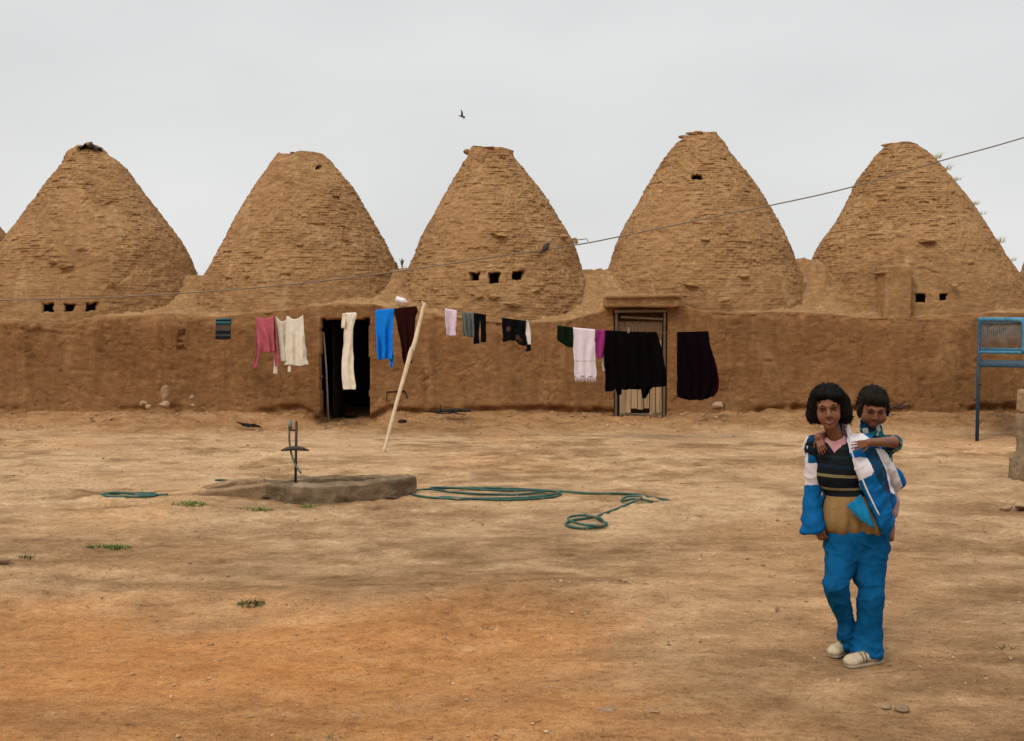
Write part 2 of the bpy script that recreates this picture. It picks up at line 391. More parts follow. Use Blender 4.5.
def dome_profile(k):
    cl, cr_ = {0: (15, -1), 1: (13, -1), 2: (7, 0), 3: (3, -2), 4: (0, -5), 5: (3, -14), 6: (3, -15)}[k]
    S_ = [(y, l+cl*min(1, (y-SIL[k][0][0])/25)*(1 if y < 285 else .4)-(5*(k > 3)*max(0, 1-(y-SIL[k][0][0])/12)), r+cr_*min(1, (y-SIL[k][0][0]+6)/25)*(1 if y < 285 else .4)) for y, l, r in SIL[k]]
    a0 = [(S_[0][0]+4,)+S_[0][1:], (S_[1][0]+3,)+S_[1][1:]]+S_[2:]
    a = np.array(a0+[(334, SIL[k][-1][1]-4, SIL[k][-1][2]+4)], float)
    yy = np.linspace(a[0, 0], a[-1, 0], 160)
    l = np.interp(yy, a[:, 0], a[:, 1]); r = np.interp(yy, a[:, 0], a[:, 2])
    ker = np.hanning(15); ker /= ker.sum()
    def sm(v): return np.convolve(np.pad(v, 7, mode='reflect', reflect_type='odd'), ker, 'valid')
    l, r = sm(l), sm(r)
    sc = YC/F
    z = np.array([P(512, y, YC)[2] for y in yy])
    return z[::-1], ((l+r)/2*1.0-CX)[::-1]*sc, ((r-l)/2)[::-1]*sc
def dome(k, parent):
    z, cx, r = dome_profile(k)
    ds = np.hypot(np.diff(z), np.diff(r)); s = np.concatenate([[0], np.cumsum(ds)])
    ns = int(s[-1]/.0165); ss = np.linspace(0, s[-1], ns)
    Z = np.interp(ss, s, z); C = np.interp(ss, s, cx); Rr = np.interp(ss, s, r)
    # ragged flat top
    nt_ = 22; t = np.linspace(0, 1, nt_+1)[1:]
    Zt = Z[-1]-.02+.03*np.sin(t*math.pi/2); Rt = Rr[-1]*(1-t)+.002; st = ss[-1]+(Rr[-1]-Rt)
    Z = np.concatenate([Z, Zt]); C = np.concatenate([C, np.full(nt_, C[-1])]); Rr = np.concatenate([Rr, Rt]); ss = np.concatenate([ss, st])
    th = np.concatenate([np.radians(np.linspace(-108, 108, 440)), np.radians(np.linspace(110.5, 249.5, 56))])
    T, SS = np.meshgrid(th, ss); RR = np.repeat(Rr[:, None], len(th), 1); ZZ = np.repeat(Z[:, None], len(th), 1); CC = np.repeat(C[:, None], len(th), 1)
    tt = np.where(T > math.pi, T-2*math.pi, T)
    B = np.stack([CC+RR*np.sin(T), YC-RR*np.cos(T), ZZ], -1)
    # brick arc length per course so that bricks keep their length while the dome narrows
    cr = np.interp(np.floor(SS/.050)*.050, ss, Rr)
    d = brickfield(tt*cr, SS, 60+k)
    plaster = fbm(B*np.array((1, 1, 1.3)), .9, 4, 70+k)
    low = sst(2.3, 1.75, ZZ)
    keep = .45+.62*sst(-.20, .30, plaster+.05+.12*low)
    rub = sst(2.35, 1.9, ZZ)
    d = d*keep+.022*fbm(B, 1.5, 4, 80+k)+(.013+.016*rub)*fbm(B*np.array((1, 1, 1.7)), 8, 3, 90+k)-.05*rub*np.clip(vnoise(B*np.array((5, 5, 9)), 97+k)-.55, 0, 1)+.013*fbm(B*np.array((1,1,1.5)), 24, 3, 95+k)
    pits = vnoise(B*np.array((7, 7, 12)), 99+k); d -= .05*np.clip(pits-.66, 0, 1)*keep
    scar = fbm(B*np.array((1, 1, 1.2)), 1.9, 4, 120+k); d -= .018*sst(.24, .30, scar)
    topf = sst(Zt[0]-.22, Zt[0], ZZ); d += topf*.035*vnoise(B*6, 130+k)
    ZZ = ZZ+topf*.05*vnoise(B*np.array((5, 5, 0))+3, 140+k)
    # vents: real deep openings
    RY0 = np.where(RR > 1.6, 1.6+.29*(1-np.exp(-(RR-1.6)/.29)), RR)
    B2 = np.stack([CC+RR*np.sin(T), YC-RY0*np.cos(T), ZZ], -1)
    px, py = proj(B2); front = np.cos(T) > .2; drop = np.zeros(px.shape, bool)
    for i, (vx, vy, w, h) in enumerate(ALL_VENTS.get(k, [])):
        wob = 1.5*vnoise(np.stack([px/3.5, py/3.5, px*0+i], -1), 7)
        wob = wob+1.2*((px > vx) & (py < vy-1))
        ins = (np.abs(px-vx)*h/w-h/2 < wob*.5) & (np.abs(py-vy)-h/2 < wob*.4) & front
        d = np.where(ins, -.14, d); drop |= ins
        rim = (np.hypot((px-vx)/w, (py-vy)/h) < 1.0) & front & ~ins
        d = np.where(rim, d*.6-.01, d)
    RR = np.clip(RR+d, .001, None)
    # chip loose mud away under overhangs
    RY = np.where(RR > 1.6, 1.6+.29*(1-np.exp(-(RR-1.6)/.29)), RR)
    V = np.stack([CC+RR*np.sin(T), YC-RY*np.cos(T), ZZ+.010*fbm(B, 12, 2, 150+k)], -1).reshape(-1, 3)
    if k in (2, 4):      # the doorway passes under the dome
        dx0, dx1, _ = DOORS[0 if k == 2 else 1]; drop |= (B[..., 0] > dx0-.10) & (B[..., 0] < dx1+.10) & (ZZ < 1.84) & (np.cos(T) > 0)
    Fc = grid_faces(len(ss), len(th), True); dr_ = drop.ravel()
    return mesh_obj('dome', V, Fc[~dr_[Fc].all(1)], M_DOME, parent)
def dome_point(k, px, py):
    """where the ray through a pixel meets the smooth dome"""
    z, cx, r = dome_profile(k)
    for Y in np.arange(15.8, 19, .01):
        p = P(px, py, Y)
        rr = np.interp(p[2], z, r); c = np.interp(p[2], z, cx)
        if p[2] < z[-1] and (p[0]-c)**2+(Y-YC)**2 < rr*rr: return p, np.array((p[0]-c, Y-YC, 0))/rr
    return P(px, py, YC), np.array((0, -1., 0))

houses = []
HL = [
 ('mud brick beehive house at the left edge, mostly out of view', ),
 ('beehive house with three small vents low down and a black rag on its top', ),
 ('beehive house with an open dark doorway and a flat ragged top', ),
 ('beehive house with three vents in mid dome above the line of small laundry', ),
 ('tallest beehive house, with a wooden plank door under a mud canopy', ),
 ('beehive house with two round vents, a mud buttress and grass growing down its right slope', ),
 ('beehive house beyond the right edge, joined to the house with the mud buttress', )]
for k in range(7):
    xc = (BOUND[k]+BOUND[k+1])/2
    h = empty('beehive_house', (xc, YF, 0)); tag(h, HL[k][0], 'house', 'beehive houses joined in one row'); houses.append(h)
    dome(k, h)

# one long profile swept along x, cut into the wall and roof of each house
ZT = [(-400, 318), (0, 322), (60, 325), (100, 318), (160, 316), (215, 317), (250, 313), (310, 304), (372, 303), (420, 310), (470, 317), (520, 321), (570, 319), (600, 311), (612, 303), (680, 302), (705, 311), (800, 312), (870, 316), (905, 317), (960, 316), (1024, 314), (1500, 316)]
def wall_mesh():
    xs = np.arange(BOUND[0], BOUND[-1]+.001, .019); xs[0] = BOUND[0]
    # force columns onto the boundaries
    for b in BOUND: xs[np.argmin(abs(xs-b))] = b
    zt = np.interp(xs, [(a-CX)/F*YF for a, b in ZT], [P(512, b, YF)[2] for a, b in ZT])
    zt = zt+.018*fbm(np.stack([xs, xs*0, xs*0], -1), 2.2, 4, 200)
    vx = [(BOUND[i+1]) for i in range(6)]; vz = [P(512, VAL[(i, i+1)], YC)[2] for i in range(6)]
    vv = np.interp(xs, vx, vz)
    nf = 96; s1 = np.linspace(0, 1, nf)
    z0 = -.15
    rows = []
    for a in s1: rows.append((np.full_like(xs, YF)+.05*a, z0+(zt-.05-z0)*a, 0.0))
    for a in np.linspace(0, math.pi/2, 7)[1:]: rows.append((YF+.05+.07*(1-np.cos(a))+xs*0, zt-.05+.05*np.sin(a), a/(math.pi/2)))
    for a in np.linspace(0, 1, 16)[1:]: rows.append((YF+.12+.35*a+xs*0, zt+.06*a, 1.0))
    for a in np.linspace(0, 1, 56)[1:]: rows.append((YF+.47+1.15*a+xs*0, zt+.06+(vv-zt-.06)*(a**1.7), 1.0))
    nr_split = nf+6
    for a in np.linspace(0, 1, 14)[1:]: rows.append((YF+1.62+2.6*a+xs*0, vv, 1.0))
    for a in np.linspace(0, 1, 10)[1:]: rows.append((YF+4.22+.1*a+xs*0, vv*(1-a)-.3*a, 0.5))
    Y = np.array([r[0] for r in rows]); Z = np.array([r[1] for r in rows]); A = np.array([np.full(len(xs), r[2]) for r in rows])
    X = np.repeat(xs[None, :], len(rows), 0)
    B = np.stack([X, Y, Z], -1)
    # plaster undulation, cracks and the eroded foot
    d = .045*fbm(B, .55, 3, 210)+.022*fbm(B*np.array((1, 1, 1.4)), 2.6, 4, 212)+.008*fbm(B, 11, 3, 214)
    cr = np.abs(fbm(B*np.array((1.3, 1.3, .8)), 1.6, 4, 216)); d -= .018*sst(.016, 0, cr)*(A < .2)
    bz = gh(X, Y*0+YF-.05)
    foot = np.exp(-(((Z-bz-.05-.07*fbm(B, 2.0, 3, 218))/.050)**2))*sst(-.1, .35, fbm(np.stack([X, X*0, X*0], -1), .9, 3, 220)+.25)
    d -= .13*foot*(A < .2)*(.75+.6*vnoise(B*np.array((9, 9, 12)), 219))
    d += .05*sst(.35, -.1, Z-bz)*(A < .2)*(.5+.5*fbm(B, 1.2, 3, 222))     # thick, spalled mud at the foot
    holes = vnoise(B*np.array((4.5, 4.5, 7)), 224); d -= .09*np.clip(holes-.72, 0, 1)*(A < .2)
    topr = sst(.22, .0, zt[None, :]-Z)*(A < .8); d -= .045*topr*sst(-.05, .25, fbm(B, 3.0, 3, 226)); d += topr*.02*fbm(B, 12, 3, 227)
    px, py = proj(B)
    # narrow eroded notch with rungs, left of the first laundry
    nt_ = (np.abs(px-182-1.2*np.sin(py/7)-2*vnoise(B*9, 233)) < 4.0+vnoise(B*7, 235)) & (py > 330) & (py < 352) & (A < .2)
    d = np.where(nt_, d-.035-.035*(np.sin(py/1.1+2*vnoise(B*5, 236)) > .1), d)
    d = d-.018*np.exp(-((px-182)/5)**2)*sst(345, 352, py)*sst(408, 396, py)*(A < .2)*(1+vnoise(B*8, 237))
    # bare stones where the plaster has fallen at the left
    fall = np.exp(-(((px-55)/45)**2+((py-329)/9)**2))*(A < .8); d += fall*(.07*vnoise(B*np.array((6, 6, 9)), 230)-.03+.03*vnoise(B*np.array((15, 15, 20)), 232))
    # roof/shoulder brick relief
    bf = brickfield(X, Y*.5+Z, 44); rough = np.where(A > .6, 1, 0)*sst(YF+.1, YF+.5, Y)
    d = d*(1-.35*rough)+rough*(bf*1.5+.07*fbm(B, 4, 4, 250)+.035*fbm(B, 15, 3, 251)-.06*np.clip(vnoise(B*8, 252)-.5, 0, 1))
    # recesses of the two doorways
    for i, (x0, x1, z) in enumerate(DOORS):
        ztop = P(512, (318.5, 309)[i], YF)[2]
        wob = .014*vnoise(B*np.array((8, 0, 8)), 240+i)
        ins = (X > x0+wob) & (X < x1+wob) & (Z < ztop+wob*1.2) & (A < .9)
        d = np.where(ins, (-.13, -.42)[i], d)
    d = np.where((Y > YF+4), 0, d)
    NY = np.cos(A*math.pi/2); NZ = np.sin(A*math.pi/2)
    V = np.stack([X+.0*d, Y-d*NY, Z+d*NZ], -1)
    nr, nc = X.shape
    F_ = grid_faces(nr, nc).reshape(nr-1, nc-1, 4)
    # drop the back of the open doorway so that the room behind shows
    x0, x1, z = DOORS[0]
    xm = (xs[:-1]+xs[1:])/2
    Yv = V[..., 1]; deep = (Yv[:-1, :-1] > YF+.115) & (Yv[1:, :-1] > YF+.115) & (Yv[:-1, 1:] > YF+.115) & (Yv[1:, 1:] > YF+.115) & (A[:-1, :-1] < .2) & (np.abs(xm[None, :]-(x0+x1)/2) < .5)
    deep &= (np.arange(nr-1)[:, None] < nf-1)
    Vf = V.reshape(-1, 3)
    for k in range(7):
        cs = (xm > BOUND[k]) & (xm < BOUND[k+1])
        for nm, rs, mt in (('wall', slice(0, nr_split), M_WALL), ('roof', slice(nr_split, nr-1), M_DOME)):
            msk = np.zeros((nr-1, nc-1), bool); msk[rs] = True; msk &= cs[None, :]; msk &= ~deep
            f = F_[msk]; u, inv = np.unique(f, return_inverse=True)
            mesh_obj(nm, Vf[u], inv.reshape(-1, 4), mt, houses[k])
wall_mesh()

# ---- details of the single houses
h2 = houses[2]; x0, x1, _ = DOORS[0]
mb = MB(); zc = P(0, 318, YF)[2]
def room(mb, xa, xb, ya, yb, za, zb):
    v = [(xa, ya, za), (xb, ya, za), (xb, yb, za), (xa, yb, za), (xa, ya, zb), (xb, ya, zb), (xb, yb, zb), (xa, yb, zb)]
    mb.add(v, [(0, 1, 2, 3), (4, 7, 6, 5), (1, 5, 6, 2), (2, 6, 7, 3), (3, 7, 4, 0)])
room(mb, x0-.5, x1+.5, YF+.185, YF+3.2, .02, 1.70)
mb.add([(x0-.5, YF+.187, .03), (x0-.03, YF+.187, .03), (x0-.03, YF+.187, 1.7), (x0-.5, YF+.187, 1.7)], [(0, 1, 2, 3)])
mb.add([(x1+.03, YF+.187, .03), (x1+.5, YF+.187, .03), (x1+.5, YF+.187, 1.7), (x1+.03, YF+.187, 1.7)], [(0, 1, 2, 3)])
mb.build('room', M_ROOMSHADE, h2)
# open door leaf swung inwards, seen almost edge-on, with its pale stile
dr = MB()
for i in range(4): dr.box((x0+.10+.012*i, YF+.75+.16*i, .84), (.028, .150, 1.56), (0, 0, R(-4)), .004)
dd = dr.build('door', simple('shade_dark_door', (.018, .012, .009), .9, .3, 14, .4, .004), h2, bevel=.003); tag(dd, 'dark plank door swung open inwards')  # leaf coloured near black so the doorway's shade covers it too
st = MB(); st.tube([P(323.5, 332, YF+.25), P(326.5, 372, YF+.22), P(328.5, 424, YF+.2)], .016, 8, jit=.15); st.build('door_post', simple('bare_pole_wood', (.30, .24, .17), .85, .25, 20), h2, smooth=True)

h4 = houses[4]; x0, x1, _ = DOORS[1]
ztop = P(0, 309, YF)[2]
fr = MB()
fr.box(((x0+x1)/2, YF+.05, ztop-.035), (x1-x0+.0, .12, .035), (0, 0, 0), .008)
for xx in (x0+.035, x1-.03): fr.box((xx, YF+.07, (ztop-.06+.12)/2+.01), (.034, .10, ztop-.06-.10), (0, 0, 0), .008)
fr.box((x0+.42, YF+.03, .155), (.66, .10, .06), (0, 0, R(1)), .01)
fr.build('door_frame', M_DARKWOOD, h4, bevel=.006)
ht = MB()
for i in range(6):
    xx = x0+.10+.118*i; ht.box((xx+.01, YF+.083, ztop-.33), (.108, .012, .27), (0, R(.4), 0), .003)

wd = (x1-x0-.15)/7; leaf = MB(); upper = MB()
dl = None
zb0 = P(0, 414, YF)[2]
for i in range(7):
    xx = x0+.085+wd*(i+.5); zt_ = ztop-.20-.012*(6-i) if i > 0 else ztop-.28
    zb = zb0+(.07 if 2 <= i <= 4 else .0)+random.uniform(-.01, .015)
    leaf.box((xx, YF+.10+random.uniform(-.006, .006), (zt_+zb)/2), (wd-.010, .026, zt_-zb), (0, R(random.uniform(-.4, .4)), 0), .004)
dl = leaf.build('door', M_WOOD, h4, bevel=.003); tag(dl, 'weathered grey plank door, gaping at the top')
rb = MB()
rb.box(((x0+x1)/2+.02, YF+.05, ztop-.14), (x1-x0-.16, .03, .035), (0, R(3.0), 0), .004)
rb.build('ledge', M_REDWOOD, dl, bevel=.003)
ht.build('upper_boards', M_REDWOOD, dl, bevel=.002)
nl = MB(); nl.lathe([(.002, 0), (.018, 0), (.018, .03), (.006, .032), (.006, .05), (.002, .05)], (x1-.16, YF+.065, .80), (0, -1, 0), 10); nl.build('handle', simple('rusty_iron', (.09, .05, .03), .7, .4, 40, metal=.5), dl)

# ---------------------------------------------------------------- signed-distance modelling for rounded, organic shapes
def smin(a, b, k):
    if k <= 0: return np.minimum(a, b)
    h = np.clip(.5+.5*(b-a)/k, 0, 1); return b*(1-h)+a*h-k*h*(1-h)
class SDF:
    def __init__(s, lo, hi, h):
        s.h = h; s.lo = np.array(lo, float); s.n = np.ceil((np.array(hi)-s.lo)/h).astype(int)+1
        s.a = np.full(s.n, .5, np.float32)
        s.ax = [s.lo[i]+h*np.arange(s.n[i]) for i in range(3)]
    def _win(s, lo, hi, m):
        i0 = np.clip(np.floor((np.array(lo)-m-s.lo)/s.h).astype(int), 0, s.n-1); i1 = np.clip(np.ceil((np.array(hi)+m-s.lo)/s.h).astype(int)+1, 1, s.n)
        sl = tuple(slice(a, b) for a, b in zip(i0, i1))
        g = np.meshgrid(*[s.ax[i][sl[i]] for i in range(3)], indexing='ij'); return sl, np.stack(g, -1)
    def put(s, sl, d, k, op):
        w = s.a[sl]; d = d.astype(np.float32)
        if op == 'u': s.a[sl] = smin(w, d, k)
        elif op == 's': s.a[sl] = -smin(-w, d, k)
        elif op == 'i': s.a[sl] = -smin(-w, -d, k)
    def cap(s, p, q, r1, r2=None, k=.02, op='u'):
        p = np.array(p, float); q = np.array(q, float); r2 = r1 if r2 is None else r2; m = max(r1, r2)+k+4*s.h
        sl, X = s._win(np.minimum(p, q), np.maximum(p, q), m)
        if 0 in X.shape: return
        pq = q-p; t = np.clip(((X-p)@pq)/(pq@pq+1e-12), 0, 1)
        s.put(sl, np.linalg.norm(X-p-t[..., None]*pq, axis=-1)-(r1+(r2-r1)*t), k, op)
    def ell(s, c, r, k=.02, op='u', rot=None):
        c = np.array(c, float); r = np.array(r, float); m = r.max()+k+4*s.h
        sl, X = s._win(c, c, m)
        if 0 in X.shape: return
        Q = X-c
        if rot is not None: Q = Q@np.array(rot)
        k0 = np.linalg.norm(Q/r, axis=-1); k1 = np.linalg.norm(Q/(r*r), axis=-1)+1e-9
        s.put(sl, k0*(k0-1)/k1, k, op)
    def box(s, c, r, rd=.01, k=.01, op='u', rot=None):
        c = np.array(c, float); r = np.array(r, float); m = np.linalg.norm(r)+k+4*s.h
        sl, X = s._win(c, c, m)
        Q = X-c
        if rot is not None: Q = Q@np.array(rot)
        q = np.abs(Q)-r+rd
        s.put(sl, np.linalg.norm(np.maximum(q, 0), axis=-1)+np.minimum(q.max(-1), 0)-rd, k, op)
    def fn(s, f, k=0, op='u'):
        g = np.stack(np.meshgrid(*s.ax, indexing='ij'), -1); s.put((slice(None),)*3, f(g), k, op)
    def mesh(s):
        a = s.a; a[0] = a[-1] = .5; a[:, 0] = a[:, -1] = .5; a[:, :, 0] = a[:, :, -1] = .5
        ins = a < 0; n = np.array(a.shape)-1
        cnt = np.zeros(n, np.uint8)
        for i in (0, 1):
            for j in (0, 1):
                for k in (0, 1): cnt += ins[i:i+n[0], j:j+n[1], k:k+n[2]]
        act = (cnt > 0) & (cnt < 8); ci = np.argwhere(act); idx = np.full(n, -1, np.int64); idx[act] = np.arange(len(ci))
        corner = {}
        for i in (0, 1):
            for j in (0, 1):
                for k in (0, 1): corner[i, j, k] = a[ci[:, 0]+i, ci[:, 1]+j, ci[:, 2]+k]
        acc = np.zeros((len(ci), 3)); num = np.zeros(len(ci))
        for axn in range(3):
            o1, o2 = [x for x in range(3) if x != axn]
            for b in (0, 1):
                for c in (0, 1):
                    p = [0, 0, 0]; p[o1] = b; p[o2] = c; q = list(p); q[axn] = 1
                    va, vb = corner[tuple(p)], corner[tuple(q)]; m = (va < 0) != (vb < 0)
                    t = va/(va-vb+1e-12)
                    pos = np.zeros((len(ci), 3)); pos[:, o1] = b; pos[:, o2] = c; pos[:, axn] = t
                    acc[m] += pos[m]; num[m] += 1
        V = s.lo+(ci+acc/np.maximum(num, 1)[:, None])*s.h
        Fs = []
        for axn in range(3):
            o1, o2 = [(1, 2), (2, 0), (0, 1)][axn]
            sa = [slice(None)]*3; sb = [slice(None)]*3; sa[axn] = slice(0, -1); sb[axn] = slice(1, None)
            A_, B_ = ins[tuple(sa)], ins[tuple(sb)]; e = np.argwhere(A_ != B_)
            e = e[(e[:, o1] > 0) & (e[:, o2] > 0) & (e[:, o1] < n[o1]) & (e[:, o2] < n[o2])]
            fl = A_[tuple(e.T)]
            def cell(d1, d2):
                q = e.copy(); q[:, o1] -= d1; q[:, o2] -= d2; return idx[tuple(q.T)]
            quad = np.stack([cell(1, 1), cell(0, 1), cell(0, 0), cell(1, 0)], -1)
            quad[~fl] = quad[~fl][:, ::-1]; Fs.append(quad)
        return V, np.concatenate(Fs)
def vnormals(V, Fc):
    n = np.cross(V[Fc[:, 2]]-V[Fc[:, 0]], V[Fc[:, 3]]-V[Fc[:, 1]]); o = np.zeros_like(V)
    for i in range(4): np.add.at(o, Fc[:, i], n)
    return o/(np.linalg.norm(o, axis=1)[:, None]+1e-12)
def relax(V, Fc, it=1, w=.5):
    for _ in range(it):
        s = np.zeros_like(V); c = np.zeros(len(V))
        for i in range(4):
            for j in ((i+1) % 4, (i-1) % 4):
                np.add.at(s, Fc[:, i], V[Fc[:, j]]); np.add.at(c, Fc[:, i], 1)
        V = V*(1-w)+w*s/c[:, None]
    return V

# mud canopy over the plank door
sd_ = SDF((1.15, 16.0, 1.6), (3.0, 17.1, 2.2), .014)
a_, b_ = P(606, 302, YF), P(680, 302, YF)
sd_.box(((a_[0]+b_[0])/2, YF+.14, a_[2]), ((b_[0]-a_[0])/2+.02, .25, .085), .03)
sd_.box(((a_[0]+b_[0])/2-.02, YF+.10, a_[2]+.085), ((b_[0]-a_[0])/2, .26, .022), .012, k=.006, rot=np.array(Euler((0, R(-1.2), 0)).to_matrix()))
V, Fc = sd_.mesh(); V = V+vnormals(V, Fc)*(.014*fbm(V, 5, 3, 300)+.006*fbm(V, 25, 2, 301))[:, None]
o = mesh_obj('canopy', V, Fc, M_DOME, h4); tag(o, 'rounded mud canopy over the plank door')
# mud buttress on the fifth dome
sd_ = SDF((5.3, 15.9, 1.3), (7.1, 18.2, 2.8), .016)
a_, b_ = P(882, 272, YF+.1), P(911, 318, YF+.1)
sd_.box(((a_[0]+b_[0])/2+.04, YF+.34, (a_[2]+b_[2])/2), ((b_[0]-a_[0])/2-.02, .24, (a_[2]-b_[2])/2+.12), .06)
sd_.box(((a_[0]+b_[0])/2+.03, YF+.36, a_[2]-.005), ((b_[0]-a_[0])/2+.01, .25, .02), .012, k=.02)
V, Fc = sd_.mesh(); V = V+vnormals(V, Fc)*(.022*fbm(V, 3, 3, 310)+.006*fbm(V, 22, 2, 311))[:, None]
o = mesh_obj('buttress', V, Fc, M_DOME, houses[5]); tag(o, 'stubby mud buttress standing on the wall top')
# projecting bricks and stepping stones
for k, lst in {3: [(500, 235, 22, 4, .16), (562, 237, 9, 4, .12), (575, 241, 7, 5, .16), (494, 297, 14, 5, .05), (478, 296, 9, 5, .04), (512, 304, 16, 4, .05), (535, 290, 12, 4, .05), (467, 152, 7, 5, .1)],
               5: [(925, 241, 19, 4, .14), (970, 262, 8, 4, .05), (955, 285, 6, 5, .07)],
               1: [(66, 266, 16, 4, .09), (82, 250, 10, 4, .05), (52, 262, 9, 3, .05), (112, 283, 5, 6, .06), (165, 312, 14, 3, .06), (182, 313, 12, 3, .06)],
               4: [(705, 240, 10, 3, .06), (744, 276, 9, 4, .07), (690, 285, 14, 4, .05), (725, 300, 12, 4, .05), (760, 262, 9, 4, .05)],
               2: [(247, 276, 7, 4, .06), (300, 245, 9, 3, .05), (345, 240, 8, 3, .05)]}.items():
    for i, (px, py, w, hh, out_) in enumerate(lst):
        p, n = dome_point(k, px, py); w_, h_ = w*YC/F*.95, hh*YC/F
        mb = MB(); a = math.atan2(n[0], -n[1])
        mb.rock((0, 0, 0), (w_/2*1.15, out_, h_/2*1.25), 400+i+k*20, 3, .12, .8)
        rot = np.array(Euler((0, R(random.uniform(-5, 5)), a)).to_matrix())
        mb.v = [tuple(rot@np.array(q)+p) for q in mb.v]
        mb.build('projecting_brick', M_BRICK, houses[k], smooth=False)
# broken bricks on the crowns
for k, n_, sd0 in ((1, 5, 1), (2, 7, 2), (3, 7, 3), (4, 9, 4), (5, 7, 5), (0, 4, 6), (6, 5, 7)):
    z, cx, r = dome_profile(k)
    rg = np.random.default_rng(sd0)
    for i in range(n_+3):
        a = rg.uniform(0, 2*math.pi); q = r[-1]*rg.uniform(.55, 1.0)
        s_ = rg.uniform(.05, .085)
        mb = MB(); mb.rock((cx[-1]+q*math.sin(a), YC-q*math.cos(a), z[-1]-.005+rg.uniform(-.02, .02)), (s_*1.4, s_, s_*.40), i+k*31, 2, .15, .8)
        mb.build('crown_brick', M_BRICK, houses[k])
mb = MB(); p = P(90, 144, YC-.25); mb.rock(p, (.075, .07, .055), 900, 3, .12, .6)
tag(mb.build('stone', M_STONE, None), 'stone weighing down the black rag on the leftmost full dome', 'stone')
# black rag on the first crown
def sheet(name, corners_fn, nu, nv, mat, parent=None, thick=.006, origin=None):
    u, v = np.meshgrid(np.linspace(0, 1, nu), np.linspace(0, 1, nv)); V = corners_fn(u, v).reshape(-1, 3)
    o = mesh_obj(name, V, grid_faces(nv, nu), mat, parent, origin)
    s_ = o.modifiers.new('thickness', 'SOLIDIFY'); s_.thickness = thick; s_.offset = 0
    return o
M_BLACKRAG = simple('black_cloth', (.012, .011, .012), .9, .3, 20)
c0, c1 = P(78, 149, YC-.3), P(98, 150, YC-.3)
def ragf(u, v):
    x = c0[0]+(c1[0]-c0[0])*u; y = YC-.36+.50*v
    z = c0[2]+.09*np.sin(np.clip(u, 0, 1)*math.pi)**.8+.018*np.sin(u*19+v*7)-.03*(v < .1)
    return np.stack([x, y, z], -1)
tag(sheet('rag', ragf, 30, 16, M_BLACKRAG), 'black rag lying over the top of the leftmost full dome', 'rag')
# ================================================================= laundry, line and pole
def lerpY(px):
    return float(np.interp(px, [181, 426, 976], [16.25, 14.1, 14.4]))
LINE = [(181, 322), (200, 321), (223, 318.5), (254, 317), (275, 316.2), (308, 315.4), (341, 313.6), (357, 313), (378, 310.5), (410, 307.3), (426, 305.2),
        (445, 309), (462, 312), (486, 315), (502, 318.3), (530, 321.8), (557, 325.8), (573, 328), (600, 330.5), (635, 332.3), (677, 332.5), (717, 331.5), (800, 330), (900, 326), (976, 320)]
LX = [a for a, b in LINE]; LY = [b for a, b in LINE]
def lineP(px, dy=0): return P(px, np.interp(px, LX, LY)+dy, lerpY(px))
M_ROPE = simple('pale_hemp_rope', (.17, .10, .045), .95, .2, 60)
mb = MB(); mb.tube(spline([lineP(a) for a in LX], 4), .0034, 6)
o = mb.build('clothesline', M_ROPE, smooth=True); tag(o, 'thin sagging clothesline strung across the yard in front of the mud wall', 'clothesline')
M_POLE = simple('peeled_branch', (.50, .37, .235), .75, .2, 18, .5, .006, stretch=(1, 1, .3))
bp = G(383, 453); bp[2] = gz(bp[0], bp[1])-.03
tp = P(424.5, 303.5, 14.1)
mid = [(396, 405, .32), (406, 370, .55), (411, 352, .67), (414, 345, .72), (419, 325, .86)]
pts = [bp]+[P(a, b, bp[1]+(14.1-bp[1])*c) for a, b, c in mid]+[tp]
mb = MB(); mb.tube(spline(pts, 5), [.020, .024, .027, .032, .034, .030, .027, .024], 12, jit=.06)
pr = mb.build('prop_pole', M_POLE, smooth=True); tag(pr, 'long crooked peeled branch propping up the clothesline', 'pole')
kn = MB(); kn.rock(P(412, 350, bp[1]+(14.1-bp[1])*.68), (.040, .036, .05), 3, 2, .1, .2); kn.build('knot', M_POLE, pr, smooth=True)
fk = MB(); fk.tube([tp+np.array((0, 0, -.03)), tp+np.array((-.035, 0, .03))], [.016, .010], 8); fk.build('fork', M_POLE, pr, smooth=True)

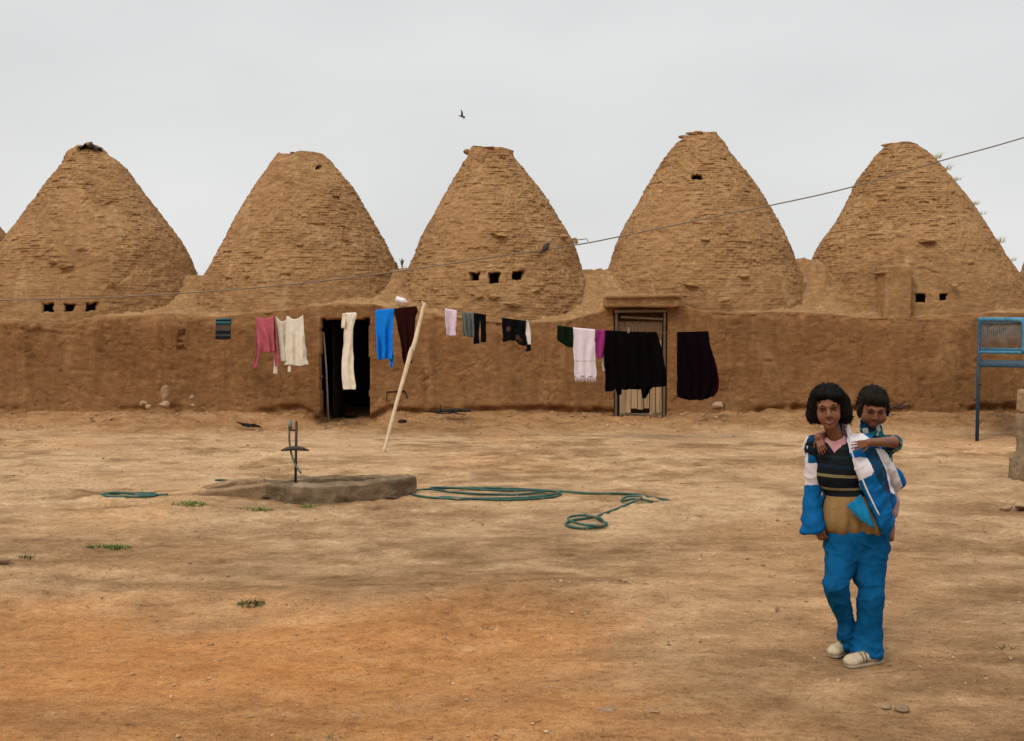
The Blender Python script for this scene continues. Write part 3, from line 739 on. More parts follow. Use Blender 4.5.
def cloth_mesh(pieces, fold=.02, nf=3.0, seed=0, depth=0.0, hang=True, res=.012, sag=0):
    """pieces: lists of (row, left, right[, depth offset]); each becomes a hanging panel with folds running down it"""
    VV, FF = [], []; n0 = 0
    for q, pc in enumerate(pieces):
        rows = np.array([r[:3] for r in pc], float); dp = np.array([(r[3] if len(r) > 3 else 0) for r in pc], float)
        hgt = (rows[-1, 0]-rows[0, 0])/74; wid = (rows[:, 2]-rows[:, 1]).max()/74
        nv = max(6, int(hgt/res)); nu = max(6, int(wid/res))
        yy = np.linspace(rows[0, 0], rows[-1, 0], nv); l = np.interp(yy, rows[:, 0], rows[:, 1]); r = np.interp(yy, rows[:, 0], rows[:, 2]); dd = np.interp(yy, rows[:, 0], dp)
        u = np.linspace(0, 1, nu); v = (yy-yy[0])/(yy[-1]-yy[0])
        PX = l[:, None]+(r-l)[:, None]*u[None, :]; U = np.repeat(u[None, :], nv, 0); Vv = np.repeat(v[:, None], nu, 1)
        top = np.interp(PX, LX, LY) if (hang and q == 0) else None
        PYv = np.repeat(yy[:, None], nu, 1)
        if top is not None and sag: top = top+sag*np.sin(math.pi*U)
        if top is not None: PYv = PYv+(top-rows[0, 0])*(1-Vv)**2
        Yd = np.interp(PX, [181, 426, 976], [16.25, 14.1, 14.4])-.012+depth+dd[:, None]
        p3 = np.stack([PX/22., Vv*1.2, Vv*0+seed+q*3.3], -1)
        f = 1.5*fold*(.35+.65*np.minimum(1, Vv*2.5))*(np.sin(2*math.pi*(U*nf*wid*2.2+.45*vnoise(p3, seed)))*.8+.7*fbm(np.stack([PX/9., Vv*1.6, Vv*0+seed+q], -1), 1, 3, seed+5))
        f = f+.004*fbm(np.stack([PX/3., PYv/5., Vv*0+seed], -1), 1, 2, seed+9)
        PYv = PYv+(.9*vnoise(np.stack([PX/5., PX*0, PX*0+seed+q*7], -1), seed+2))*Vv**3
        PX = PX+.7*vnoise(np.stack([PYv/7., U*2, PX*0+seed+q*5], -1), seed+4)*Vv
        Yd = Yd+f
        x = (PX-CX)/F; y = -(PYv-CY)/F; c, s = math.cos(PITCH), math.sin(PITCH); t = Yd/(c+y*s)
        W_ = np.stack([x*t, Yd, CAMH+(-s+y*c)*t], -1)
        if hang and q == 0:     # turn the top over the line and down the far side
            add = []
            for a, dz, dy in ((0, 0.006, .010), (1, .004, .024), (2, -.02, .032), (3, -.05, .036), (4, -.085, .040)):
                w0 = W_[0].copy(); w0[:, 2] += dz; w0[:, 1] += dy; add.append(w0)
            W_ = np.concatenate([np.array(add[::-1]), W_], 0)
        nr = W_.shape[0]; VV.append(W_.reshape(-1, 3)); FF.append(grid_faces(nr, nu)+n0); n0 += nr*nu
    return np.concatenate(VV), np.concatenate(FF)
def garment(name, label, cat, mat, pieces, thick=.005, group='laundry on the clothesline', **k):
    V, Fc = cloth_mesh(pieces, **k)
    top = V[V[:, 2].argmax()]
    o = mesh_obj(name, V, Fc, mat, origin=(V[:, 0].mean(), V[:, 1].mean(), V[:, 2].max()))
    s_ = o.modifiers.new('thickness', 'SOLIDIFY'); s_.thickness = thick; s_.offset = 0
    return tag(o, label, cat, group)
def fabric(name, col, rough=.85, var=.12, bump=.35, scale=60, extra=None, trans=0.0):
    m, nt, bs = new_mat(name); p = worldpos(nt)
    n = noise_node(nt, p, 14, 4, .6); c = ramp(nt, n, [(.3, tuple(x*(1-var) for x in col)), (.7, tuple(min(1, x*(1+var)) for x in col))])
    if extra: c = extra(nt, p, c)
    nt.links.new(c, bs.inputs['Base Color']); bs.inputs['Roughness'].default_value = rough; bs.inputs['Specular IOR Level'].default_value = .03
    bumpn(nt, bs, [(noise_node(nt, p, 30, 4, .6), .5, .008), (noise_node(nt, p, scale*5, 2, .5), bump, .001)])
    return m
def zstripes(cols, z0, z1, wob=.0):
    """bands of colour woven across the cloth from height z0 to z1; cols = [(start fraction, colour)]"""
    def f(nt, p, c):
        sp = N(nt, 'ShaderNodeSeparateXYZ'); nt.links.new(p, sp.inputs[0])
        h = sp.outputs[2]
        if wob:
            w = N(nt, 'ShaderNodeMath', operation='MULTIPLY_ADD'); nt.links.new(noise_node(nt, p, 5, 2), w.inputs[0]); w.inputs[1].default_value = wob; nt.links.new(h, w.inputs[2]); h = w.outputs[0]
        mr = N(nt, 'ShaderNodeMapRange'); mr.inputs[1].default_value = z0; mr.inputs[2].default_value = z1; nt.links.new(h, mr.inputs[0])
        return ramp(nt, mr.outputs[0], cols, 'CONSTANT')
    return f
Z = lambda px, py: float(P(px, py, lerpY(px))[2])
DK = (.005, .006, .008)
m1 = fabric('striped_knit', DK, extra=zstripes([(0, (.012, .014, .02)), (.14, (.05, .05, .05)), (.22, (.012, .014, .02)), (.38, (.075, .055, .038)), (.62, (.02, .03, .035)), (.72, (.03, .13, .14)), (.80, (.012, .016, .02)), (.88, (.05, .11, .12)), (.95, (.01, .012, .016))], Z(223, 339), Z(223, 317)))
garment('striped_cloth', 'small dark cloth with teal stripes, leftmost on the clothesline', 'cloth', m1, [[(318, 216, 230.5), (328, 215.5, 231), (339.5, 215, 231)]], seed=1, fold=.008)
M_PINK = fabric('dusty_pink_cotton', (.36, .085, .105)); M_CREAM = fabric('cream_cotton', (.62, .55, .44)); M_CREAM2 = fabric('off_white_cotton', (.50, .44, .35))
garment('pink_blouse', 'dusty pink blouse with hanging sleeves, beside two cream shirts', 'blouse', M_PINK,
        [[(317, 256, 273.5), (335, 257, 274), (352, 259, 275)], [(318, 256.5, 260, .02), (345, 256, 259, .02), (353, 256, 260, .03), (368, 252, 256, .03)], [(318, 270, 275, .03), (345, 273, 277, .02), (358, 274, 279, .02), (367, 275.5, 278.5, .03)]], seed=2, fold=.03, sag=2.5)
garment('cream_vest', 'off-white vest half hidden behind the cream shirt', 'vest', M_CREAM2,
        [[(316, 275.5, 289), (330, 277, 289), (362, 281, 289)], [(350, 274, 277, .04), (374, 273.5, 277.5, .04)]], seed=3, fold=.025, depth=.03, sag=6)
cs = garment('cream_shirt', 'cream shirt widening to a scalloped hem, right of the pink blouse', 'shirt', M_CREAM,
        [[(316, 286.5, 303), (335, 286, 304.5), (355, 285, 306.5), (365.5, 284.5, 308)], [(355, 288.5, 291, .03), (372, 288, 291, .03)]], seed=4, fold=.028, sag=4)
garment('cream_trousers', 'long narrow cream garment hanging in front of the open doorway', 'trousers', fabric('cream_linen', (.66, .58, .46)),
        [[(313.3, 345, 356), (330, 344, 353), (345, 343.5, 353), (360, 342, 353.5), (372, 342, 354), (390, 343, 355.5)], [(313.5, 342.5, 346, -.02), (322, 341.5, 345, -.03), (328, 341.5, 344, -.03)], [(313.5, 354, 357, -.02), (320, 352.5, 355.5, -.03), (330, 350.5, 352.5, -.03)]], seed=5, fold=.022)
garment('blue_trousers', 'bright blue trousers hanging right of the open doorway', 'trousers', fabric('bright_blue_cloth', (.008, .17, .60)),
        [[(310.5, 375.5, 394), (325, 375.5, 393), (345, 376.5, 392.5), (359.5, 377, 392.5)], [(350, 388, 393, .02), (360, 390, 393.5, .02), (368, 391.3, 392.8, .02)]], seed=6, fold=.03)
garment('maroon_trousers', 'dark maroon trousers between the blue trousers and the prop pole', 'trousers', fabric('dark_maroon_cloth', (.020, .004, .0035)),
        [[(307.5, 394.5, 416.5), (312, 394.5, 418), (318, 396, 415.5), (340, 400, 414), (364, 403.5, 411.5)]], seed=7, fold=.02)
garment('lilac_top', 'small pale lilac top right of the prop pole', 'top', fabric('pale_lilac_cotton', (.60, .47, .55)),
        [[(309, 444.8, 457), (320, 445.5, 456.5), (335.5, 446.5, 455.5)]], seed=8, fold=.02)
garment('grey_top', 'grey-green ribbed top, between the lilac top and the small black leggings', 'top', fabric('grey_green_knit', (.115, .125, .115)),
        [[(312.5, 462, 474), (325, 462.5, 474.5), (336.5, 463, 475)]], seed=9, fold=.02, nf=8)
garment('black_leggings', 'small black leggings with two separate legs', 'leggings', fabric('black_jersey', (.004, .004, .005)),
        [[(315, 474, 485.8), (319, 474, 486)], [(318, 474, 480), (330, 474, 479.5), (344, 473, 478.8)], [(318, 480, 486), (330, 481, 486), (343, 481.5, 486)]], seed=10, fold=.01)
def flowers(nt, p, c):
    v = N(nt, 'ShaderNodeTexVoronoi'); v.inputs['Scale'].default_value = 9; nt.links.new(p, v.inputs[0])
    r = ramp(nt, v.outputs['Distance'], [(.0, (.006, .004, .004)), (.22, (.10, .04, .028)), (.34, (.006, .004, .005)), (1, (.004, .004, .005))]); return r
garment('patterned_skirt', 'black skirt with faint brown flower pattern, alone above the bare wall', 'skirt', fabric('black_flowered_cloth', DK, extra=flowers),
        [[(318.3, 502, 526), (330, 502.3, 525.5), (341, 503, 524.5)], [(335, 512, 526), (345.5, 519, 527)]], seed=11, fold=.014)
garment('white_sleeve_top', 'narrow white top with black cuff, behind the flowered black skirt', 'top', fabric('white_and_black_top', DK, extra=zstripes([(0, DK), (.22, (.68, .62, .58))], Z(528, 350), Z(528, 321), .02)),
        [[(321.5, 525, 528.5), (330, 525.5, 530.5), (343, 527, 531), (350.5, 526, 530.5)]], seed=12, fold=.008, depth=.02)
garment('dark_green_shirt', 'dark green cloth left of the white fringed towel', 'cloth', fabric('dark_green_cloth', (.005, .010, .004)),
        [[(326, 557.5, 573), (340, 557, 573.3), (346.5, 566, 573.5)]], seed=13, fold=.01)
def towel(nt, p, c):
    sp = N(nt, 'ShaderNodeSeparateXYZ'); nt.links.new(p, sp.inputs[0]); mr = N(nt, 'ShaderNodeMapRange')
    mr.inputs[1].default_value = Z(585, 381); mr.inputs[2].default_value = Z(585, 328); nt.links.new(sp.outputs[2], mr.inputs[0])
    return ramp(nt, mr.outputs[0], [(0, (.66, .57, .60)), (.36, (.52, .42, .40)), (.385, (.66, .57, .61)), (.83, (.66, .57, .61))], 'CONSTANT')
tw = garment('fringed_towel', 'long pale pink-white towel with a fringed lower end', 'towel', fabric('pale_towel', (.66, .57, .61), extra=towel),
        [[(328, 573, 595), (345, 573.3, 595.5), (362, 574, 596), (376, 574.5, 596.5)]], seed=14, fold=.010)
mb = MB()
for i in range(34):
    x = 575+i*.63; y0 = 375.5
    a = P(x, y0, lerpY(x)-.012); b = P(x+random.uniform(-.4, .4), 380.5+(1.2 if i % 5 else -.8)+random.uniform(-.6, .6), lerpY(x)-.012+random.uniform(-.01, .01)); mb.tube([a, (a+b)/2, b], .0035, 5)
fo = mb.build('fringe', tw.data.materials[0], tw, smooth=True); fo['kind'] = 'stuff'
garment('magenta_scarf', 'short magenta scarf between the fringed towel and the big black blanket', 'scarf', fabric('magenta_cloth', (.26, .028, .145)),
        [[(329.5, 596.5, 605), (343, 594.5, 605), (358, 597, 603)]], seed=15, fold=.02)
garment('black_blanket', 'big black blanket with a ragged hem hanging in front of the plank door', 'blanket', fabric('black_wool', (.0035, .002, .0025)),
        [[(331.5, 603, 657), (345, 603.5, 661), (365, 604.5, 665), (380, 605, 667.5), (386, 605.5, 667), (389, 612, 640)], [(384, 605, 622), (391.5, 605.5, 612.5)], [(386, 615, 622), (394, 617, 620.8)], [(384, 640, 657), (389.5, 641, 650), (398, 642.5, 645.5)]], seed=16, fold=.022)
garment('white_lining', 'thin white strip showing beside the big black blanket', 'cloth', M_CREAM2, [[(350, 601.5, 604), (372, 603, 605)]], seed=17, fold=.004, depth=.03, hang=False)
def redside(nt, p, c):
    return c
bk = garment('maroon_blanket', 'black and dark maroon blanket, rightmost on the clothesline', 'blanket', fabric('black_maroon_wool', (.0045, .0015, .003)),
        [[(332, 677.3, 708.5), (345, 677, 710), (352, 677, 712), (365, 677, 715), (385, 677, 717), (396, 677.5, 713), (399.5, 685, 706)]], seed=18, fold=.02)
V, Fc = cloth_mesh([[(350, 700, 711), (358, 700, 714.5), (368, 700, 717.5), (380, 700, 719), (392, 700, 718.5), (397, 700, 714)]], seed=19, fold=.012, depth=.055, hang=False)
o = mesh_obj('backing', V, Fc, fabric('deep_red_cloth', (.07, .004, .006)), bk); o.modifiers.new('thickness', 'SOLIDIFY').thickness = .004
peg = MB(); q = lineP(628.5); peg.box(q+np.array((-.006, -.012, .022)), (.012, .012, .075), (0, R(8), 0)); peg.box(q+np.array((.006, -.012, .024)), (.010, .012, .07), (0, R(-4), 0))
tag(peg.build('clothes_peg', simple('grey_peg_wood', (.25, .22, .2), .8), bevel=.002), 'small grey clothes peg holding the big black blanket', 'peg')

# ================================================================= overhead cable, birds, bottle
M_CABLE = simple('dark_cable', (.17, .13, .09), .6, .1, 10, 0)
cab = [(-700, 313), (-300, 306), (0, 300), (100, 297.5), (200, 292), (300, 283.5), (400, 271), (500, 256), (575, 245), (615, 237.5), (720, 215.5), (770, 205.5), (850, 187.5), (940, 161), (1024, 137.5), (1200, 82), (1500, -20)]
mb = MB(); mb.tube(spline([P(a, b, 15.9) for a, b in cab], 6), .0095, 6)
tag(mb.build('overhead_cable', M_CABLE, smooth=True), 'dark overhead cable rising to the right across the domes and sky', 'cable')
M_BIRD = simple('dark_feathers', (.035, .028, .025), .8, .2, 60, 0)
sd_ = SDF((-.25, -.25, -.2), (.25, .25, .2), .006)
sd_.ell((0, 0, 0), (.055, .022, .022), .01); sd_.ell((.055, 0, .006), (.018, .015, .015), .012); sd_.cap((.07, 0, .006), (.086, 0, .002), .005, .002, .004); sd_.cap((-.04, 0, 0), (-.105, 0, -.002), .012, .006, .012)
V, Fc = sd_.mesh(); bc = P(462.3, 116.5, 24)
wing = []
for s_ in (-1, 1):
    u, v = np.meshgrid(np.linspace(0, 1, 12), np.linspace(0, 1, 6)); ch = .055*(1-u**2*.9)
    wing.append(np.stack([.02-.045*u**1.5-ch*v, s_*(.015+.15*u), .01+.05*np.sin(u*2.0)+.004*np.sin(v*math.pi)], -1).reshape(-1, 3))
rotb = np.array(Euler((R(52), R(8), R(32))).to_matrix())
b_ = mesh_obj('flying_bird', V@rotb.T+bc, Fc, M_BIRD); tag(b_, 'small dark bird in flight high above the middle dome', 'bird')
for w in wing:
    o = mesh_obj('wing', w@rotb.T+bc, grid_faces(6, 12), M_BIRD, b_); o.modifiers.new('t', 'SOLIDIFY').thickness = .004
sd_ = SDF((-.15, -.12, -.12), (.15, .12, .16), .005)
sd_.ell((0, 0, .035), (.040, .034, .052), .01, rot=np.array(Euler((0, R(35), 0)).to_matrix())); sd_.ell((.034, -.004, .085), (.023, .021, .021), .016); sd_.cap((.052, -.006, .085), (.066, -.008, .080), .005, .002, .003)
sd_.cap((-.025, 0, .01), (-.07, 0, -.035), .018, .009, .012); sd_.cap((.0, -.01, .0), (.0, -.01, -.018), .004, .003, .004); sd_.cap((.012, .01, .0), (.012, .01, -.018), .004, .003, .004)
V, Fc = sd_.mesh(); pc = P(545.5, 251.2, 15.9)+np.array((0, 0, .012))
tag(mesh_obj('perched_bird', V*1.15+pc, Fc, simple('grey_brown_feathers', (.055, .035, .026), .85, .3, 50, .3)), 'small brown bird perched on the cable in front of the middle dome', 'bird')
mb = MB(); a = P(577, 240, 17.7); b = P(586.5, 238.8, 17.7); c = P(588, 241.5, 17.7); mb.tube([a, (a+b)/2, b, c], .007, 6); mb.build('hook', M_DARKWOOD, houses[3], smooth=True)
M_BOTTLE, nt_, bs_ = new_mat('white_plastic'); bs_.inputs['Base Color'].default_value = (.72, .66, .68, 1); bs_.inputs['Roughness'].default_value = .35
bumpn(nt_, bs_, [(noise_node(nt_, worldpos(nt_), 30, 3), .3, .01)])
p = P(396, 299, YF+.30); mb = MB(); ax = (1, -.1, -.30)
mb.lathe([(.004, 0), (.046, .004), (.05, .02), (.047, .06), (.05, .10), (.048, .14), (.030, .165), (.016, .178), (.016, .19)], p, ax, 18)
bt = mb.build('plastic_bottle', M_BOTTLE, smooth=True); tag(bt, 'white plastic bottle lying on the wall top above the maroon trousers', 'bottle')
mb = MB(); q = p+np.array(Vector(ax).normalized())*.188; mb.lathe([(.018, 0), (.018, .018), (.010, .02)], q, ax, 14); mb.build('cap', simple('pink_cap', (.5, .25, .3), .5, .1), bt, smooth=True)

# ================================================================= well kerb with its iron pump rod
M_KERB = mud('weathered_grey_kerb_stone', (.085, .056, .030), (.165, .112, .064), (.27, .185, .108), (.38, .27, .165), big=2.2, bump1=.9, fine=.8)
wx = lambda px, Y: (px-CX)/F*Y
M_LIP2 = mud('dried_mud_lip', (.17, .105, .055), (.29, .18, .095), (.38, .25, .14), (.45, .32, .2), big=2.2, bump1=.9, fine=.8)
root = empty('well_kerb', (wx(340, 9.7), 9.7, gz(wx(340, 9.7), 9.7))); tag(root, 'low oblong stone well kerb sunk in the yard', 'well')
def chunk(name, pts, w, hgt, mat, seed, h=.012, amp=.028, parent=root):
    pts = np.array(pts, float); lo = pts.min(0)-w-.08; hi = pts.max(0)+w+.08; lo[2] = -.12; hi[2] = max(hi[2], .35)
    s = SDF(lo, hi, h)
    for i in range(len(pts)-1):
        a, b = pts[i], pts[i+1]; d = b-a; l = np.hypot(d[0], d[1]); yaw = math.atan2(d[1], d[0]); c = (a+b)/2
        s.box((c[0], c[1], (a[2]+b[2])/2-hgt/2), (l/2+.02, w/2, hgt/2), .018, k=.02, rot=np.array(Euler((0, -math.atan2(b[2]-a[2], l), yaw)).to_matrix()))
    V, Fc = s.mesh(); nn = vnormals(V, Fc)
    V = V+nn*(amp*fbm(V, 4, 3, seed)+amp*.5*fbm(V, 14, 3, seed+1)-amp*1.2*np.clip(vnoise(V*9, seed+3)-.45, 0, 1))[:, None]
    return mesh_obj(name, V, Fc, mat, parent)
Zt = .175
def wp(px, Y, z): return (wx(px, Y), Y, z)
chunk('front_rim', [wp(272, 9.62, .15), wp(300, 9.42, .165), wp(345, 9.42, .175), wp(385, 9.62, .185), wp(407, 9.86, .19)], .20, .30, M_KERB, 500)
chunk('back_rim', [wp(262, 10.25, .075), wp(300, 10.4, .09), wp(350, 10.4, .10), wp(400, 10.2, .13), wp(406, 9.95, .165)], .16, .26, M_KERB, 510)
chunk('side_rim', [wp(262, 10.2, .085), wp(268, 9.9, .12), wp(272, 9.66, .145)], .16, .26, M_KERB, 520)
chunk('left_lip', [wp(188, 9.55, .055), wp(206, 9.52, .10), wp(235, 9.55, .125), wp(268, 9.62, .15)], .15, .14, M_LIP2, 530, amp=.018)
chunk('back_lip', [wp(205, 9.95, .07), wp(232, 10.15, .10), wp(262, 10.2, .11)], .15, .14, M_LIP2, 540, amp=.02)
mb = MB(); cxy = wp(335, 9.92, .0)
u, v = np.meshgrid(np.linspace(-1, 1, 24), np.linspace(-1, 1, 12)); VV = np.stack([cxy[0]+u*.62, cxy[1]+v*.42, .045+.02*vnoise(np.stack([u*4, v*4, u*0], -1), 5)], -1).reshape(-1, 3)
mesh_obj('silt', VV, grid_faces(12, 24), simple('shade_dark_silt', (.09, .055, .032), .8, .3, 8, .6, .02), root)  # shade of the sunken basin put into the dark silt colour
M_IRON = simple('rusted_iron', (.060, .042, .030), .75, .4, 50, .4, .002, metal=.3)
M_PIPE = simple('grey_green_pipe', (.10, .11, .085), .7, .3, 40, .3, .002)
rd = empty('pump_rod', wp(295, 9.75, .14)); tag(rd, 'rusty iron pump rod with a crossbar standing in the well kerb', 'pump')
YR = 9.72
mb = MB(); mb.tube([P(296.5, 421, YR), P(296, 450, YR), P(295.5, 483, YR)], .0125, 10); mb.build('rod', M_IRON, rd, smooth=True)
mb = MB(); mb.tube(spline([P(290, 421, YR+.03), P(289.3, 438, YR+.03), P(291, 452, YR+.02), P(295.5, 465, YR-.01), P(301, 473, YR-.03)], 6), .010, 8); mb.build('bent_pipe', M_PIPE, rd, smooth=True)
mb = MB(); mb.tube([P(290, 420, YR+.03), P(290, 429, YR+.03)], .019, 10); mb.build('pipe_cap', simple('pale_cap', (.17, .17, .13), .8, .3, 30), rd, smooth=True)
mb = MB(); mb.tube([P(281, 450.5, YR), P(287, 449, YR), P(295, 448, YR), P(303, 449, YR), P(309, 450.5, YR)], [.007, .018, .024, .018, .006], 10, jit=.1); mb.build('crossbar', M_IRON, rd, smooth=True)
mb = MB(); mb.tube([P(291, 430, YR+.02), P(297.5, 430.5, YR)], .010, 8); mb.build('clamp', M_IRON, rd, smooth=True)

# ================================================================= hoses
M_HOSE, nt_, bs_ = new_mat('green_rubber_hose'); bs_.inputs['Roughness'].default_value = .75
nt_.links.new(ramp(nt_, noise_node(nt_, worldpos(nt_), 9, 4), [(.35, (.008, .045, .036)), (.56, (.018, .085, .062)), (.72, (.16, .13, .075))]), bs_.inputs['Base Color'])
def hose(name, label, pts, r=.0105, n=7):
    g_ = [gp(a, b, r*1.2+(c[0] if c else 0))+np.array((random.uniform(-.012, .012), random.uniform(-.03, .03), 0)) for a, b, *c in pts]
    mb = MB(); mb.tube(spline(g_, n), r, 9)
    return tag(mb.build(name, M_HOSE, smooth=True), label, 'hose')
hose('garden_hose', 'long green hose looped right of the well kerb, ending in a small coil',
 [(460, 500.5), (441, 498), (500, 501), (552, 498), (560, 494), (530, 490.5), (480, 489.5), (430, 490), (412, 492.5), (418, 496.5), (450, 499.5), (520, 499.5), (556, 497, .02), (552, 494, .02), (520, 495.5), (470, 494.5), (430, 492, .02), (445, 491, .02), (500, 491.5), (545, 493.5, .02), (590, 494.5), (628, 495.5), (655, 499), (671, 502.5), (655, 503.5), (636, 501, .015), (622, 503), (627, 500.5, .02), (640, 501.5, .03), (622, 508), (607, 514), (592, 519), (575, 521.5), (566, 525.5), (576, 529.5), (595, 529.8), (606, 526), (603, 522), (588, 519.5, .02), (573, 521, .03), (569, 525, .025), (585, 528.5, .02), (603, 528, .02), (600, 523, .03), (585, 521, .03)])
hose('short_hose', 'dark green hose loop lying on the bare ground left of the well kerb',
 [(102, 496.5), (125, 495), (150, 495), (157, 496.3), (140, 498), (112, 498), (100, 497), (118, 495.8, .02), (150, 496.5), (168, 495.8)], r=.012)
hose('hose_offcut', 'short green piece of hose behind the left lip of the well kerb', [(214, 482), (224, 481.2), (233, 483)], r=.012)
# ================================================================= weeds and grass tufts
M_GREEN = simple('fresh_green_blades', (.13, .17, .035), .8, .35, 12, 0)
M_OLIVE = simple('dusty_olive_leaves', (.085, .085, .030), .9, .35, 12, 0)
M_STRAW = simple('dry_straw_blades', (.32, .27, .12), .9, .3, 12, 0)
def tuft(name, label, c, rx, ry, hgt, n, mat, group, seed, wdt=.004, cat='grass', lean=(0, 0), flat=False):
    rg = np.random.default_rng(seed); V = []; Fc = []
    for i in range(n):
        a = rg.uniform(0, 2*math.pi); q = math.sqrt(rg.uniform()); x, y = c[0]+rx*q*math.cos(a), c[1]+ry*q*math.sin(a)
        z = gz(x, y) if c[2] is None else c[2]
        hh = hgt*rg.uniform(.4, 1.1)*(1-.4*q); az_ = rg.uniform(0, 2*math.pi); ln = rg.uniform(.2, 1.1)*hh
        d = np.array((math.cos(az_)*ln+lean[0]*hh, math.sin(az_)*ln+lean[1]*hh)); w_ = np.array((-math.sin(az_), math.cos(az_)))*wdt
        k = len(V)
        for t in (0, .5, 1):
            m_ = np.array((x+d[0]*t**1.6, y+d[1]*t**1.6)); ww = w_*(1-.85*t)
            V += [(m_[0]-ww[0], m_[1]-ww[1], z+hh*t*(1.15-.3*t)-.01), (m_[0]+ww[0], m_[1]+ww[1], z+hh*t*(1.15-.3*t)-.01)]
        Fc += [(k, k+1, k+3, k+2), (k+2, k+3, k+5, k+4)]
    o = mesh_obj(name, V, Fc, mat, origin=(c[0], c[1], gz(c[0], c[1]) if c[2] is None else c[2])); return tag(o, label, cat, group)
gg = 'green tufts on the ground of the yard'
for i, (px, py, rx, ry, hh, n, mat, lab) in enumerate([
    (190, 504, .16, .08, .06, 320, M_GREEN, 'green grass patch just below the left end of the well kerb'),
    (251, 509.5, .20, .05, .05, 280, M_GREEN, 'green grass patch in front of the well kerb, below the middle of its left lip'),
    (240, 493.5, .12, .05, .055, 180, M_GREEN, 'bright green sprigs tight against the left lip of the well kerb'),
    (310, 507, .10, .05, .05, 140, M_GREEN, 'small green grass patch under the front of the well kerb'),
    (108, 547, .17, .04, .055, 240, M_GREEN, 'thin green grass streak in the left foreground'),
    (252, 604, .085, .045, .05, 110, M_OLIVE, 'olive weed at the edge of the red soil'),
    (26, 558, .06, .04, .05, 70, M_OLIVE, 'small olive weed near the left edge of the yard'),
    (1004, 648, .06, .04, .03, 50, M_OLIVE, 'small olive weed low at the right edge'),
    (330, 738, .05, .03, .03, 40, M_OLIVE, 'tiny olive weed at the bottom edge')]):
    p = gp(px, py); tuft('grass_tuft', lab, (p[0], p[1], None), rx, ry, hh, n, mat, gg, 600+i, wdt=.005)
M_STRAW2 = simple('yellow_green_grass', (.36, .32, .14), .9, .3, 12, 0)
gw = 'dry grass rooted on the domes'
z5, c5, r5 = dome_profile(5)
spots = [(940, 158, 'dry grass just under the crown of the dome with the mud buttress', .20), (951, 170, 'dry grass on the right slope of the buttressed dome, second from its crown', .17), (959, 181, 'dry grass on the right slope of the buttressed dome, where the cable passes', .13),
         (977, 206, 'dry grass halfway down the right slope of the buttressed dome', .15), (984, 216, 'dry grass on the right slope, just below the middle of the buttressed dome', .14), (1001, 244, 'spiky dry grass low on the right slope of the buttressed dome', .20), (1010, 262, 'lowest dry grass on the right slope of the buttressed dome', .16)]
for i, (px, py, lab, hh) in enumerate(spots):
    z_s, c_s, r_s = dome_profile(5); zz_ = P(px, py, YC-.3)[2]; p = np.array((np.interp(zz_, z_s, c_s)+np.interp(zz_, z_s, r_s)*.90, YC-.42*np.interp(zz_, z_s, r_s), zz_))
    tuft('dry_grass', lab, p, .05, .25, hh*.85, 60, M_STRAW2, gw, 640+i, wdt=.0038, lean=(.35, 0))
gv = 'weeds growing on the mud roofs'
for i, (px, py, hh, n, lab, mat) in enumerate([(197, 275, .16, 22, 'scraggly weed in the valley left of the dome above the open doorway', M_OLIVE), (403, 270, .20, 9, 'two-stemmed weed in the valley right of the dome above the open doorway', M_OLIVE),
    (153, 194, .09, 12, 'wisp of weed high on the right slope of the dome with the rag', M_STRAW), (162, 216, .09, 10, 'wisp of weed on the middle of the right slope of the dome with the rag', M_STRAW), (180, 239, .10, 14, 'wisp of weed low on the right slope of the dome with the rag', M_OLIVE),
    (548, 200, .12, 10, 'wisp of weed on the upper right slope of the middle dome', M_OLIVE)]):
    p = P(px-1, py+1.5, YC-.1)
    if 'slope' in lab:
        kk = 1 if 'rag' in lab else 3; z_s, c_s, r_s = dome_profile(kk); p[0] = np.interp(p[2], z_s, c_s)+np.interp(p[2], z_s, r_s)*.985
    o = tuft('roof_weed', lab, p, .05, .06, hh, n, mat, gv, 660+i, wdt=.005, cat='weed')
p = P(402, 259, YC-.1); mb = MB(); 
for q in range(7):
    a = random.uniform(0, 6.28); mb.tube([p+np.array((.0, 0, -.16)), p+np.array((.02*math.cos(a), 0, -.05)), p+np.array((.05*math.cos(a), .03*math.sin(a), .02*math.sin(a)))], [.004, .009, .002], 5)
tag(mb.build('seed_head_weed', M_OLIVE), 'leafy weed stalk standing in the valley between the doorway dome and the middle dome', 'weed', gv)

